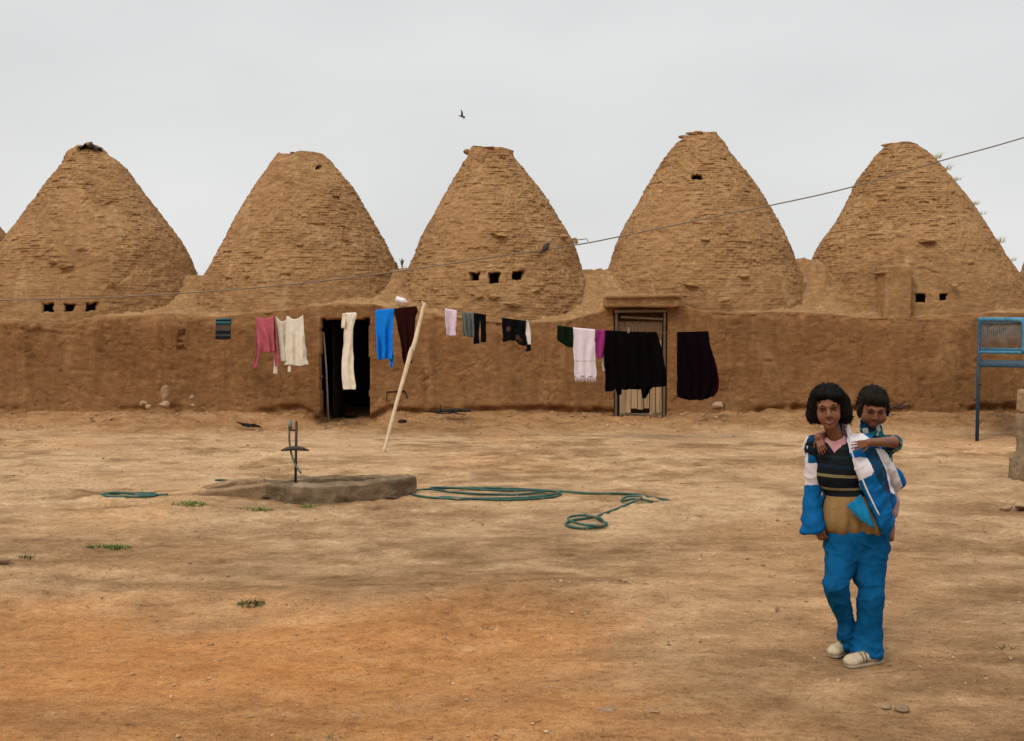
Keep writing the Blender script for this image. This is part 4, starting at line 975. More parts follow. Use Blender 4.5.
# ================================================================= stones, sticks and rags along the wall
def rock_at(px, py, w, hgt, label, seed, mat=None, Y=None, name='stone', grp='stones lying about the yard', depth=.7, ang=.6):
    if Y is None: p = gp(px, py); Y = p[1]
    else: p = P(px, py, Y)
    sc = Y/F; mb = MB(); mb.rock((p[0], p[1], p[2]+hgt*sc*.42), (w*sc/2, w*sc/2*depth, hgt*sc/2), seed, 3, .16, ang)
    return tag(mb.build(name, mat or M_STONE, smooth=False), label, 'stone', grp)
M_DULL = mud('dusty_brown_stone', (.20, .125, .07), (.30, .195, .115), (.38, .27, .17), (.45, .33, .22), big=4)
for a in [(165, 401, 9.5, 19, 'upright pale stone block leaning against the mud wall', 1, M_STONE, 16.28), (166, 408, 13, 8, 'squat pale stone under the upright block by the wall', 2, M_STONE, 16.2),
          (143, 406, 9, 6, 'narrow pale stone left of the upright block by the wall', 3, M_STONE, 16.2), (149, 409, 8, 6, 'round pale stone between the narrow stone and the squat stone by the wall', 4, M_STONE, 16.12), (192, 400, 6, 6, 'small round stone stuck in the wall foot below the eroded notch', 5, M_STONE, 16.27),
          (193, 407, 5, 4, 'smallest pale stone at the wall foot, below the round one', 6, M_STONE, 16.22),
          (330, 431, 10, 7, 'stone at the left foot of the open doorway', 7, M_DULL, 15.95), (651, 417, 5, 6, 'round stone wedged under the plank door', 8, M_STONE, 16.15),
          (718, 410, 14, 10, 'dull stone at the wall foot below the maroon blanket', 9, M_DULL, 16.1), (703, 417, 5, 4, 'small dark stone left of the dull stone below the maroon blanket', 10, M_DULL, 15.9)]:
    rock_at(a[0], a[1], a[2], a[3], a[4], a[5], a[6], Y=a[7])
for a in [(1006, 512, 14, 8, 'grey-white stone in front of the stone post'), (1030, 510, 34, 11, 'large flat pale stone below the stone post, cut by the right edge'), (902, 712, 17, 8, 'pinkish flat stone in the lower right foreground'), (886, 709, 12, 5, 'flat stone just left of the pinkish one in the lower right foreground'),
          (608, 711, 20, 3.5, 'flat buff stone at the bottom, right of centre'), (655, 713, 12, 3, 'flat stone right of the flat buff one at the bottom'), (777, 612, 5, 7, 'small pale chip standing between the red soil and the walking girl'), (228, 577, 5, 3, 'tiny dark stone in the left foreground'), (190, 564, 4, 3, 'tiny dark stone below the thin grass streak'), (4, 563, 16, 6, 'dark clod at the left edge of the yard')]:
    rock_at(a[0], a[1], a[2], a[3], a[4], 20+int(a[0]), M_DULL if a[0] in (886, 228, 190, 4, 608, 655, 902) else M_STONE, ang=.5)
mb = MB()
for i in range(5):
    a = P(236+i*2, 422+i, 15.6); b = P(262-i*2, 427-i*.6, 15.5); b = b+np.array((0, 0, random.uniform(-.01, .02))); mb.tube([a, (a+b)/2+np.array((0, 0, random.uniform(-.02, .03))), b], [.008, .022, .006], 7, jit=.4)
M_CHAR = simple('charred_wood', (.022, .016, .013), .95, .4, 20, .6, .01)
tag(mb.build('charred_branch', M_CHAR), 'blackened branch lying at the wall foot left of the open doorway', 'branch')
mb = MB(); mb.tube([P(280, 429, 15.7), P(300, 429.5, 15.65), P(322, 431, 15.6)], [.010, .020, .016], 8, jit=.25); tag(mb.build('dark_plank', M_CHAR), 'dark stick lying along the wall beside the open doorway', 'stick')
mb = MB(); mb.tube([P(424, 411.5, 16.05), P(440, 411, 16.03), P(455, 410, 16.0), P(471, 410.5, 16.0)], [.010, .022, .034, .022], 9, jit=.2); lg = mb.build('dead_log', M_CHAR); tag(lg, 'dark dead log at the wall foot right of the prop pole', 'log')
for a, b in (((440, 411), (440.5, 405)), ((448, 412), (466, 415)), ((436, 413), (452, 413.5))):
    mb = MB(); mb.tube([P(*a, 16.0), P(*b, 15.97)], [.012, .006], 7, jit=.2); mb.build('twig', M_CHAR, lg)
mb = MB(); mb.rock(P(402, 421, 15.85), (.075, .05, .03), 41, 3, .3, .3); tag(mb.build('burnt_rag', M_CHAR), 'black scorched rag behind the prop pole', 'rag')
mb = MB(); mb.tube([P(387, 401, YF-.0), P(387, 392, YF+.01), P(405, 391, YF+.01), P(407, 398, YF+.0)], .010, 6, jit=.3); tag(mb.build('wire_frame', M_CHAR), 'bent dark wire frame set in the wall behind the prop pole', 'wire')
for i, (x, y, s_, lab) in enumerate([(488, 428, .05, 'dark root fragment below the bare wall, left of the flowered skirt'), (500, 426, .035, 'smaller dark root fragment right of the other one')]):
    mb = MB(); mb.rock(P(x, y, 15.55), (s_*2, s_, s_*.35), 50+i, 3, .35, .2); tag(mb.build('root_fragment', M_CHAR), lab, 'root')
mb = MB()
for i in range(6):
    a = P(889+i*3, 407+random.uniform(-2, 2), 15.9); b = a+np.array((random.uniform(.06, .16), random.uniform(-.05, .05), random.uniform(-.03, .05))); mb.tube([a, (a+b)/2+np.array((0, 0, .02)), b], [.012, .02, .006], 7, jit=.4)
tag(mb.build('scrap_heap', simple('dark_scraps', (.06, .035, .028), .9, .5, 20)), 'little heap of dark scraps at the wall foot behind the toddler', 'scraps')
mb = MB(); p = P(724, 407, 16.05); mb.tube([p+np.array((0, 0, -.05)), p+np.array((.01, 0, .03)), p+np.array((-.02, 0, .06))], .012, 7); tag(mb.build('iron_hook', M_IRON), 'small iron hook standing beside the dull stone below the maroon blanket', 'hook')

# gravel and crumbs of mud: one scatter
import bmesh
bm = bmesh.new(); bmesh.ops.create_icosphere(bm, subdivisions=1, radius=1); icv = np.array([v.co[:] for v in bm.verts]); icf = np.array([[v.index for v in f.verts] for f in bm.faces]); bm.free()
rg = np.random.default_rng(5); n = 15000
yy = 3.9+(16.3-3.9)*rg.uniform(size=n)**1.15; uu_ = rg.uniform(-.62, .62, n); xx = uu_*yy
clus = fbm(np.stack([xx, yy, xx*0], -1), .9, 3, 55); keep = rg.uniform(-.5, .4, n) < clus
wallrow = rg.uniform(size=n) < .0
xx, yy = xx[keep], yy[keep]; n1 = len(xx)
n2 = 2200; n3 = 420; xx = np.concatenate([xx, rg.uniform(-9, 9, n2), rg.normal(.42, .33, n3)]); yy = np.concatenate([yy, rg.normal(16.0, .28, n2).clip(14.8, 16.36), rg.normal(6.42, .05, n3)]); n = len(xx)
s_ = (.0024+.0065*rg.uniform(size=n)**7)*(.7+.09*yy); s_[n1:n1+n2] *= 1.5
zz = gh(xx, yy)
sc3 = np.stack([s_*rg.uniform(.7, 1.5, n), s_*rg.uniform(.7, 1.5, n), s_*rg.uniform(.35, .8, n)], -1)
V = icv[None]*(1+rg.uniform(-.3, .3, (n, 12, 1))); V = V*sc3[:, None]+np.stack([xx, yy, zz+sc3[:, 2]*.35], -1)[:, None]
Fc = (icf[None]+(np.arange(n)*12)[:, None, None]).reshape(-1, 3)
M_GRAV, nt_, bs_ = new_mat('gravel_and_crumbs'); pw = worldpos(nt_)
nt_.links.new(ramp(nt_, noise_node(nt_, pw, 11, 2), [(.3, (.12, .07, .035)), (.45, (.30, .18, .09)), (.6, (.42, .26, .14)), (.75, (.62, .48, .33))]), bs_.inputs['Base Color']); bs_.inputs['Roughness'].default_value = .95
o = mesh_obj('gravel', V.reshape(-1, 3), Fc, M_GRAV, smooth=False, origin=(0, 0, 0)); tag(o, 'scattered gravel and crumbs of dry mud over the yard', 'gravel', kind='stuff')

# ================================================================= blue metal bed frame on tall legs
M_BLUE = simple('worn_blue_paint', (.05, .19, .30), .55, .3, 14, .2, .002, spec=.4)
M_BLUEG = simple('grey_blue_paint', (.10, .15, .17), .7, .3, 14, 0)
M_BLUED = simple('dark_blue_paint', (.020, .055, .085), .6, .4, 14, .2, .002)
A = P(977, 440, 14.4); ang = R(-24); ex = np.array((math.cos(ang), math.sin(ang), 0)); ey = np.array((-math.sin(ang), math.cos(ang), 0))
# side rails run along the line of sight of the left leg
O = np.array((A[0], A[1], gz(A[0], A[1])-.02)); z_ = lambda py: float(P(977, py, 14.4)[2])-O[2]
bd = empty('raised_bed_frame', O); tag(bd, 'blue metal sleeping platform on tall legs with a barred railing', 'bed frame')
Wd, Dp = 2.1, 1.5
def bpnt(u, v, z): return O+ex*u+ey*v+np.array((0, 0, z))
zt_, zm_, zl_ = z_(319.5), z_(352), z_(365.5)
for (u, v) in ((0, 0), (Wd, 0), (0, Dp), (Wd, Dp)):
    mb = MB(); mb.tube([bpnt(u, v, 0), bpnt(u, v, zt_+.01)], .024, 12); mb.build('leg', M_BLUED, bd, smooth=True)
for zz, rr, mt in ((zt_, .030, M_BLUE), (zm_, .022, M_BLUE), (zl_, .020, M_BLUED)):
    for (a, b) in (((0, 0), (Wd, 0)), ((0, Dp), (Wd, Dp)), ((0, 0), (0, Dp)), ((Wd, 0), (Wd, Dp))):
        mb = MB(); mb.tube([bpnt(*a, zz), bpnt(*b, zz)], rr, 10); mb.build('rail', mt, bd, smooth=True)
mb = MB(); mb.tube(spline([bpnt(.40, -.02, zt_), bpnt(.51, -.02, zt_-.02), bpnt(.55, -.02, zt_-.10), bpnt(.55, -.02, zm_)], 5), .030, 10); mb.build('post', M_BLUE, bd, smooth=True)
mb = MB(); mb.tube([bpnt(.02, -.02, zt_-.055), bpnt(.5, -.02, zt_-.055)], .012, 8); mb.build('inner_rail', M_BLUED, bd, smooth=True)
for i in range(88):
    u = .04+i*.0245
    if u > Wd-.03: break
    mb = MB(); mb.tube([bpnt(u, 0, zm_), bpnt(u+random.uniform(-.004, .004), 0, zt_)], .0045, 5); mb.build('bar', M_BLUEG, bd, smooth=True)
mb = MB(); mb.box(bpnt(Wd/2, Dp/2, zl_+.02), (Wd-.02, Dp-.02, .012), (0, 0, ang)); mb.build('platform', M_BLUED, bd)
mb = MB(); mb.tube([bpnt(.0, -.02, z_(384)), bpnt(.05, -.05, z_(384))], .014, 8); mb.build('bolt', M_IRON, bd, smooth=True)

# ================================================================= stone post at the right edge
Y0 = 10.5; a = G(1014, 485)
sd_ = SDF((5.0, 10.2, -.15), (5.8, 11.2, 1.15), .014)
zt2, zs = P(1018, 393, 10.6)[2], P(1018, 413, 10.6)[2]
sd_.cap((5.42, 10.7, .05), (5.45, 10.7, zs-.22), .27, .24, .02); sd_.box((5.45, 10.7, zs-.15), (.24, .23, .16), .10, .08); sd_.box((5.41, 10.7, .12), (.24, .22, .14), .05, .05)
V, Fc = sd_.mesh(); V = V+vnormals(V, Fc)*(.035*fbm(V, 3, 4, 700)+.010*fbm(V, 14, 3, 701))[:, None]
M_POST = mud('grey_mud_coated_stone', (.16, .105, .060), (.25, .170, .10), (.33, .235, .145), (.40, .30, .20), big=2.5, bump1=.8)
pst = mesh_obj('stone_post', V, Fc, M_POST); tag(pst, 'thick stone post topped by a squared pale block', 'post')
sd_ = SDF((5.0, 10.3, .5), (5.8, 11.2, 1.2), .012); sd_.box((5.49, 10.7, (zt2+zs)/2+.0), (.25, .2, (zt2-zs)/2+.02), .03)
V, Fc = sd_.mesh(); V = V+vnormals(V, Fc)*(.014*fbm(V, 6, 3, 702))[:, None]; mesh_obj('block', V, Fc, M_STONE, pst)
# ================================================================= the walking girl with a toddler on her back
YG = 5.0
def q(px, py, dy=0.0): return P(px, py, YG+dy)
def rotm(*e): return np.array(Euler(e).to_matrix())
def skin_mat(name, col):
    m, nt, bs = new_mat(name); p = worldpos(nt)
    nt.links.new(ramp(nt, noise_node(nt, p, 30, 4, .6), [(.3, tuple(c*.85 for c in col)), (.7, tuple(c*1.12 for c in col))]), bs.inputs['Base Color'])
    bs.inputs['Roughness'].default_value = .5; bs.inputs['Specular IOR Level'].default_value = .35
    bs.inputs['Subsurface Weight'].default_value = .08; bs.inputs['Subsurface Radius'].default_value = (.012, .005, .003); bs.inputs['Subsurface Scale'].default_value = .5
    bumpn(nt, bs, [(noise_node(nt, p, 400, 2), .15, .001)]); return m
M_SKIN = skin_mat('brown_skin', (.185, .068, .030)); M_SKIN2 = skin_mat('toddler_skin', (.170, .060, .027))
M_LIP = skin_mat('lips', (.165, .040, .028)); M_HAIR = simple('black_hair', (.004, .0025, .002), .7, .3, 30, .6, .004, spec=.12, stretch=(3, 3, .4))
M_HAIR2 = simple('dark_brown_hair', (.012, .008, .005), .75, .4, 30, .6, .004, spec=.12, stretch=(3, 3, .5))
M_TEETH = simple('teeth', (.36, .31, .25), .4, .05, 20, 0)
def head(s, c, M, k=1.0, child=0.0):
    """head modelled in its own frame: x to the viewer's right, -y forward, z up"""
    T = lambda x, y, z: c+M@np.array((x, y, z))*k
    E = lambda p, r, sm=.02, op='u': s.ell(T(*p), np.array(r)*k, sm, op, M)
    Cc = lambda a, b, r1, r2, sm=.01, op='u': s.cap(T(*a), T(*b), r1*k, r2*k, sm, op)
    E((0, .018, .032), (.070, .084, .076)); E((0, -.020, -.030+.008*child), (.049+.012*child, .056, .064-.006*child), .03)
    E((0, -.056, -.084+.012*child), (.018, .017, .017), .025)
    for x in (-1, 1):
        E((x*(.029+.007*child), -.050, -.034), (.019+.009*child, .020+.003*child, .024+.004*child), .02)
        E((x*.072, .008, -.008), (.009, .018, .027), .008)
        E((x*.029, -.088, .006), (.0165, .014, .0115), .010, 's')
        E((x*.029, -.0665, .005), (.0135, .013, .0105), .003)       # eyelids and ball
        E((x*.0105, -.084, -.030), (.0075, .008, .0065), .006)
    Cc((-.034, -.073, .022), (0, -.078, .018), .009, .008, .012); Cc((.034, -.073, .022), (0, -.078, .018), .009, .008, .012)
    Cc((0, -.078, .010), (0, -.094, -.024), .0065, .0105-.001*child, .010)
    mw = .025-.010*(child >= 1); mz = .006*(child < 1)
    for z, r in ((-.0545, .0042), (-.0632, .0050)):
        for x in (-1, 1): Cc((x*mw, -.066, z+mz), (0, -.080, z), r*.6, r, .006)
    for x in (-1, 1): Cc((x*(mw+.002), -.071, -.0590+mz), (0, -.0860, -.0592), .0015, .0022, .002, 's')
    return T
def face_parts(parent, T, M, k, hair, smile=False):
    mi = simple('shaded_eye_white', (.13, .10, .085), .3, .03, 10, 0, spec=.5); ir = simple('dark_iris', (.010, .006, .005), .2, .1, 10, 0, spec=.6)  # eye whites darkened: the shadow of the sockets is in their colour
    for x in (-1, 1):
        s = SDF(T(x*.029, -.070, .005)-.02, T(x*.029, -.070, .005)+.02, .0016)
        s.ell(T(x*.029, -.0715, .005), np.array((.0105, .0098, .0058))*k, 0, 'u', M); V, Fc = s.mesh(); e_ = mesh_obj('eye', V, Fc, mi, parent)
        s = SDF(T(x*.029, -.070, .005)-.02, T(x*.029, -.070, .005)+.02, .0016)
        s.ell(T(x*.029, -.0765, .0055), np.array((.0062, .0060, .0055))*k, 0, 'u', M); V, Fc = s.mesh(); mesh_obj('iris', V, Fc, ir, e_)
        mb = MB(); mb.tube([T(x*.013, -.0825, .0195), T(x*.029, -.0815, .0235), T(x*.046, -.0690, .0190)], [.0026*k, .0036*k, .0016*k], 6); mb.build('eyebrow', hair, parent, smooth=True)
        mb = MB(); mb.tube([T(x*.0175, -.0795, .0070), T(x*.029, -.0835, .0120), T(x*.0415, -.0765, .0080)], .0013*k, 6); mb.build('eyelash', hair, parent, smooth=True)
    if smile:
        mb = MB(); mb.tube([T(-.018, -.0755, -.0560), T(0, -.0825, -.0590), T(.018, -.0755, -.0560)], [.0008, .0021, .0008], 6); mb.build('teeth', M_TEETH, parent, smooth=True)
def hand(s, w, d, n, L_, side, spread=.10, curl=(.35, .5), thumb=.8):
    """w: wrist, d: direction of the fingers, n: direction the palm faces, L_: hand length, side: +1 thumb towards d x n"""
    d = np.array(d, float); d /= np.linalg.norm(d); n = np.array(n, float); n -= d*d.dot(n); n /= np.linalg.norm(n); t = np.cross(d, n)*side
    f = L_/.16; pl = .078*f
    for o in (-.021, -.007, .008, .022): s.cap(w+t*o*f*.7, w+d*pl+t*o*f*1.15, .010*f, .0095*f, .006*f)
    for i, (o, l, r) in enumerate(((.026, .060, .0070), (.0095, .068, .0072), (-.0075, .062, .0068), (-.0235, .048, .0060))):
        a = w+d*pl+t*o*f; dd = d+t*(o/.03)*spread
        c1, c2 = curl
        d1 = dd*math.cos(c1)+n*math.sin(c1); d1 /= np.linalg.norm(d1); d2 = dd*math.cos(c1+c2)+n*math.sin(c1+c2); d2 /= np.linalg.norm(d2)
        b = a+d1*l*f*.52; e_ = b+d2*l*f*.48
        s.cap(a-d*.012*f, b, r*f*1.05, r*f, .0015); s.cap(b, e_, r*f, r*f*.8, .0015)
    a = w+d*.020*f+t*.022*f; b = a+(d*.55+t*thumb+n*.25)*.030*f; e_ = b+(d*.9+t*.35+n*.35)*.030*f
    s.cap(a, b, .0105*f, .0082*f, .006*f); s.cap(b, e_, .0082*f, .0062*f, .002)

base_g = G(856, 664); base_g[2] = gz(base_g[0], base_g[1])
GZ0 = base_g[2]
# ---- body of the girl
HG = q(828, 407.5, .0); MG = rotm(R(4), R(-6), R(-16))
s = SDF(q(790, 395, 0)*np.array((1, 0, 0))+np.array((0, YG-.30, GZ0-.02)), np.array((q(915, 400)[0], YG+.48, q(830, 372)[2])), .0031)
TH = head(s, HG, MG, 1.0, .1)
neck0, neck1 = q(838, 447, .045), TH(0, .015, -.05)
s.cap(neck0, neck1, .037, .036, .02)
s.cap(q(817, 448, .045), q(862, 448, .05), .036, .038, .03)
s.ell(q(840, 468, .045), (.108, .072, .14), .03); s.ell(q(848, 508, .05), (.098, .072, .12), .03); s.ell(q(856, 538, .05), (.105, .070, .070), .02)
RS, RE, RW = q(814, 452, .05), q(812, 489, .085), q(818, 521, .03)
s.cap(RS, RE, .028, .022, .02); s.cap(RE, RW, .022, .016, .015); hand(s, RW, q(821.5, 538, .01)-RW, (.6, .6, 0), .125, -1, curl=(.5, .7))
LS, LE, LW = q(866, 452, .055), q(898, 480, .13), q(876, 505, .25)
s.cap(LS, LE, .028, .022, .02); s.cap(LE, LW, .022, .016, .015); hand(s, LW, (-.9, .15, .1), (0, -.4, .9), .125, 1)
RH, RK, RA = q(841, 545, .05), q(833, 586, -.03), q(850, 636, .10); LH, LK, LA = q(871, 545, .05), q(870, 594, .0), q(868, 650, .03)
s.cap(RH, RK, .054, .038, .02); s.cap(RK, RA, .037, .026, .015); s.cap(LH, LK, .055, .038, .02); s.cap(LK, LA, .038, .027, .015)
rf0 = G(853, 651); lf0 = G(876, 660)
s.cap(RA, rf0+np.array((0, .0, .045)), .028, .026, .02); s.cap(rf0+np.array((0, 0, .04)), G(836, 655)+np.array((0, 0, .03)), .026, .018, .02)
s.cap(LA, lf0+np.array((0, .0, .045)), .029, .027, .02); s.cap(lf0+np.array((0, 0, .04)), G(851, 663)+np.array((0, 0, .03)), .026, .018, .02)
V, Fc = s.mesh(); V = relax(V, Fc, 1, .3)
Lc = (V-HG)@MG; cen = Lc[Fc].mean(1)
lip = ((cen[:, 0]/.027)**2+((cen[:, 2]+.0590-.006*(cen[:, 0]/.025)**2)/.0085)**2 < 1) & (cen[:, 1] < -.066)
girl = mesh_obj('person', V, Fc, None, origin=base_g, mats=[M_SKIN, M_LIP], fmat=lip.astype(int))
tag(girl, 'girl in a blue and white jacket walking with a toddler on her back', 'person')
face_parts(girl, TH, MG, 1.0, M_HAIR, True)
# ---- hair: a rough bob
def hair(name, c, M, k, mat, parent, bob=True, seed=0):
    T = lambda x, y, z: c+M@np.array((x, y, z))*k
    s = SDF(c-.19*k, c+.19*k, .0032)
    E = lambda p, r, sm=.02, op='u': s.ell(T(*p), np.array(r)*k, sm, op, M)
    if bob:
        E((.002, .026, .038), (.086, .093, .079)); E((0, .045, -.02), (.088, .072, .080), .03)
        E((-.076, .000, -.018), (.020, .036, .048), .025); E((-.084, -.008, -.040), (.016, .026, .022), .02)
        E((.078, .010, -.015), (.025, .044, .066), .025); E((.085, .018, -.050), (.022, .034, .036), .02); E((-.018, -.040, .074), (.044, .034, .024), .025); E((.040, -.040, .060), (.030, .034, .030), .025)
        E((-.002, -.100, -.022), (.0600, .066, .082), .006, 's'); E((-.012, -.125, .018), (.044, .07, .066), .005, 's'); E((-.01, -.07, -.12), (.06, .10, .05), .01, 's'); E((0, .0, -.150), (.20, .20, .068), .006, 's')
    else:
        E((0, .022, .040), (.078, .091, .078)); E((0, .045, -.005), (.074, .062, .062), .03); E((-.070, -.018, -.010), (.012, .026, .040), .015); E((.070, -.018, -.005), (.010, .022, .032), .015)
        E((0, -.046, .066), (.052, .034, .026), .02)
        E((0, -.110, -.022), (.060, .066, .064), .008, 's')
    V, Fc = s.mesh(); nn = vnormals(V, Fc); Lc = (V-c)@M/k
    ang = np.arctan2(Lc[:, 0], Lc[:, 1]+.02)
    st = np.stack([ang*9, Lc[:, 2]*8, ang*0+seed], -1)
    V = V+nn*(.004*vnoise(st, seed)+.0045*vnoise(st*np.array((2.6, 1.4, 1)), seed+1)+.003*vnoise(st*np.array((6, 2.4, 1)), seed+4)+.004*vnoise(Lc*30, seed+2))[:, None]*k
    o = mesh_obj(name, V, Fc, mat, parent)
    # loose locks along the outline
    mb = MB(); rg = np.random.default_rng(seed)
    lo = Lc[:, 2] < (-.045 if bob else -.0); cand = np.where(lo & (np.abs(Lc[:, 0]) > .05))[0] if bob else np.where(Lc[:, 2] > -.03)[0]
    rest = np.where(np.abs(Lc[:, 0]) > .035)[0]
    for i in list(rg.choice(cand, 170))+list(rg.choice(rest, 260)):
        p0 = V[i]; d = M@np.array((rg.normal(0, .25)+.5*np.sign(Lc[i, 0]), rg.normal(0, .3), -1.0 if bob else rg.normal(.2, .5))); d = d-nn[i]*d.dot(nn[i])*.8; d /= np.linalg.norm(d)+1e-9; l = rg.uniform(.010, .030)*k
        a = p0-d*.01; mb.tube([a, a+d*l*.6, a+d*l+nn[i]*rg.uniform(.001, .008)], [.0019*k, .0013*k, .0004], 4)
    lk = mb.build('locks', mat, o, smooth=True); lk['kind'] = 'stuff'
    return o
hair('hair', HG, MG, .975, M_HAIR, girl, True, 3)

def cloth_obj(name, s, mat, parent, wr=.006, sc=(18, 18, 6), seed=0, fmat_fn=None, mats=None, extra=None, rl=1):
    V, Fc = s.mesh(); V = relax(V, Fc, rl, .5); nn = vnormals(V, Fc)
    d = wr*fbm(V*np.array(sc), 1, 3, seed)+wr*.35*fbm(V*np.array(sc)*3.1, 1, 2, seed+5)
    r_ = 1-np.abs(fbm(V*np.array(sc)*.7, 1, 3, seed+7))*2.2; d = d+wr*.9*np.clip(r_, 0, 1)**2
    if extra is not None: d = d+extra(V)
    V = relax(V+nn*d[:, None], Fc, 1, .5)
    fm = fmat_fn(V[Fc].mean(1)) if fmat_fn else None
    return mesh_obj(name, V, Fc, mat, parent, mats=mats, fmat=fm)
PXI = lambda V: (V[..., 0]/YG*F+CX)                         # sideways measure on the garment
zrow = [P(850, y, YG)[2] for y in range(360, 700)]
PYI = lambda V: np.interp(-V[..., 2], [-z for z in zrow], list(range(360, 700)))
def plane(pt, n): 
    n = np.array(n, float); n /= np.linalg.norm(n); return lambda X: (X-np.array(pt))@n
# ---- trousers
M_TRO = fabric('teal_blue_cotton', (.004, .070, .175), var=.22)
lo = np.array((q(805, 500)[0], YG-.20, GZ0+.0)); hi = np.array((q(905, 500)[0], YG+.25, q(850, 522)[2]))
s = SDF(lo, hi, .0042)
s.ell(q(857, 534, .06), (.152, .098, .10), .02)
s.cap(q(840.5, 546, .05), q(836, 585, -.035), .072, .055, .012); s.cap(q(836, 585, -.035), q(846, 622, .06), .055, .040, .01); s.cap(q(846, 622, .06), q(849, 645, .10), .040, .046, .01)
s.cap(q(871, 546, .05), q(870.5, 594, .0), .079, .056, .006); s.cap(q(870.5, 594, .0), q(868.5, 632, .02), .056, .060, .01); s.cap(q(868.5, 632, .02), q(866.5, 660, .01), .060, .077, .015)
s.cap(q(841, 545, .05), q(871, 545, .05), .070, .072, .03); s.cap(q(849, 554, .045), q(862, 555, .05), .060, .060, .02); s.cap(q(845, 560, .02), q(843, 572, .0), .058, .052, .01); s.cap(q(866, 560, .04), q(866, 578, .02), .066, .060, .01)
g_ = np.stack(np.meshgrid(*s.ax, indexing='ij'), -1)
cutL = plane(q(866, 655.5, .0), (.14, .10, 1)); cutR = plane(q(848, 637.5, .10), (-.25, .1, 1)); xs_ = PXI(g_); dep = g_[..., 1]
hem = np.where((g_[..., 1] > YG+.045) & (xs_ < 853), -cutR(g_), -cutL(g_))
s.a = np.maximum(s.a, hem.astype(np.float32)); s.a = np.maximum(s.a, (g_[..., 2]-q(856, 528)[2]).astype(np.float32)); del g_
def tro_f(V):
    px, py = PXI(V), PYI(V)
    rg_ = lambda A_, sd: np.clip(1-np.abs(fbm(V@A_.T, 1, 2, sd))*3.2, 0, 1)**1.5
    A1 = np.array([[5, 0, 8], [0, 6, 0], [-9, 0, 15]]); A2 = np.array([[24, 0, 5], [0, 9, 0], [0, 0, 4]]); A3 = np.array([[6, 0, -7], [0, 6, 0], [9, 0, 13]])
    kn_ = np.exp(-((py-592)/26)**2); hm_ = sst(622, 650, py); cr_ = np.exp(-((py-552)/18)**2)
    d = .006*rg_(A1, 61)*(kn_+hm_)+.005*rg_(A2, 62)+.006*rg_(A3, 63)*(cr_+.6*hm_)
    d = d-.0015+.0*np.sin(px)+.001*np.sin((py-px*.9)*.33+vnoise(V*7, 6)*3)*np.exp(-((py-590)/22)**2)
    return d+.0*py
cloth_obj('trousers', s, M_TRO, girl, .0028, (12, 12, 6), 11, extra=tro_f)
# ---- shoes
M_SHOE = simple('scuffed_cream_canvas', (.42, .33, .215), .8, .25, 30, .4, .003); M_SOLE = simple('worn_rubber_sole', (.30, .24, .17), .8, .25, 30, .3, .002); M_STRAP = simple('grey_shoe_trim', (.13, .095, .065), .8, .2, 30, .2, .002)
def shoe(heel, toe, lift):
    heel = np.array(heel); toe = np.array(toe); d = toe-heel; L_ = np.hypot(d[0], d[1]); d = np.array((d[0], d[1], 0))/L_; yaw = math.atan2(d[1], d[0]); n = np.array((-d[1], d[0], 0)); up = np.array((0, 0, 1.))
    s = SDF(np.minimum(heel, toe)-.08, np.maximum(heel, toe)+.14, .0035)
    s.cap(heel+up*.040, heel+d*L_*.25+up*.046, .031, .031, .02); s.cap(heel+d*L_*.2+up*.058, heel+d*L_*.22+up*.085, .033, .034, .02)
    s.cap(heel+d*L_*.25+up*.045, toe-d*.035+up*.026, .031, .028, .025); s.ell(toe-d*.038+up*.027, (.042, .036, .024), .02, rot=rotm(0, 0, yaw))
    s.fn(plane(heel+up*.012, -up), .004, 'i')
    s.ell(heel+d*L_*.2+up*.125, (.035, .026, .035), .004, 's', rot=rotm(0, 0, yaw))
    V, Fc = s.mesh(); V = relax(V, Fc, 1)
    dd = V-heel
    u_ = dd@d/L_; w_ = V[:, 2]-heel[2]
    V = V+vnormals(V, Fc)*(.0025*fbm(V, 40, 3, 9)-.0035*(np.abs(u_-.74+.2*(w_-.03)) < .018))[:, None]
    o = mesh_obj('shoe', V, Fc, M_SHOE, girl)
    s = SDF(np.minimum(heel, toe)-.06, np.maximum(heel, toe)+.06, .0035)
    s.cap(heel+up*.010, heel+d*L_*.45+up*.010, .033, .030, .01); s.cap(heel+d*L_*.45+up*.010, toe-d*.038+up*.010, .031, .037, .02)
    s.fn(plane(heel+up*.0, -up), 0, 'i'); s.fn(plane(heel+up*.017, up), .002, 'i')
    V, Fc = s.mesh(); mesh_obj('sole', V, Fc, M_SOLE, o)
    for f_, hh in ((.48, .072), (.58, .063), (.68, .055)):
        pts = [heel+d*L_*f_+n*math.cos(a)*.0335+up*(.022+(hh-.022)*math.sin(a)) for a in np.linspace(0, math.pi, 11)]
        mb = MB(); mb.tube(pts, .0045, 6); mb.build('strap', M_STRAP, o, smooth=True)
    return o
a, b = G(877, 662), G(845.5, 667); a[2] = b[2] = GZ0-.004; shoe(a, b, 0)
a, b = G(855.5, 648), G(831, 658.5); z_r = gz(b[0], b[1])-.002; a[2] = b[2] = z_r
shoe(a, b, 0)
# socks
for A_, B_ in ((LA, lf0+np.array((0, 0, .075))), (RA, rf0+np.array((0, 0, .075)))):
    mb = MB(); mb.tube([A_+(B_-A_)*.3, B_], [.030, .029], 14); mb.build('sock', M_CREAM2, girl, smooth=True)
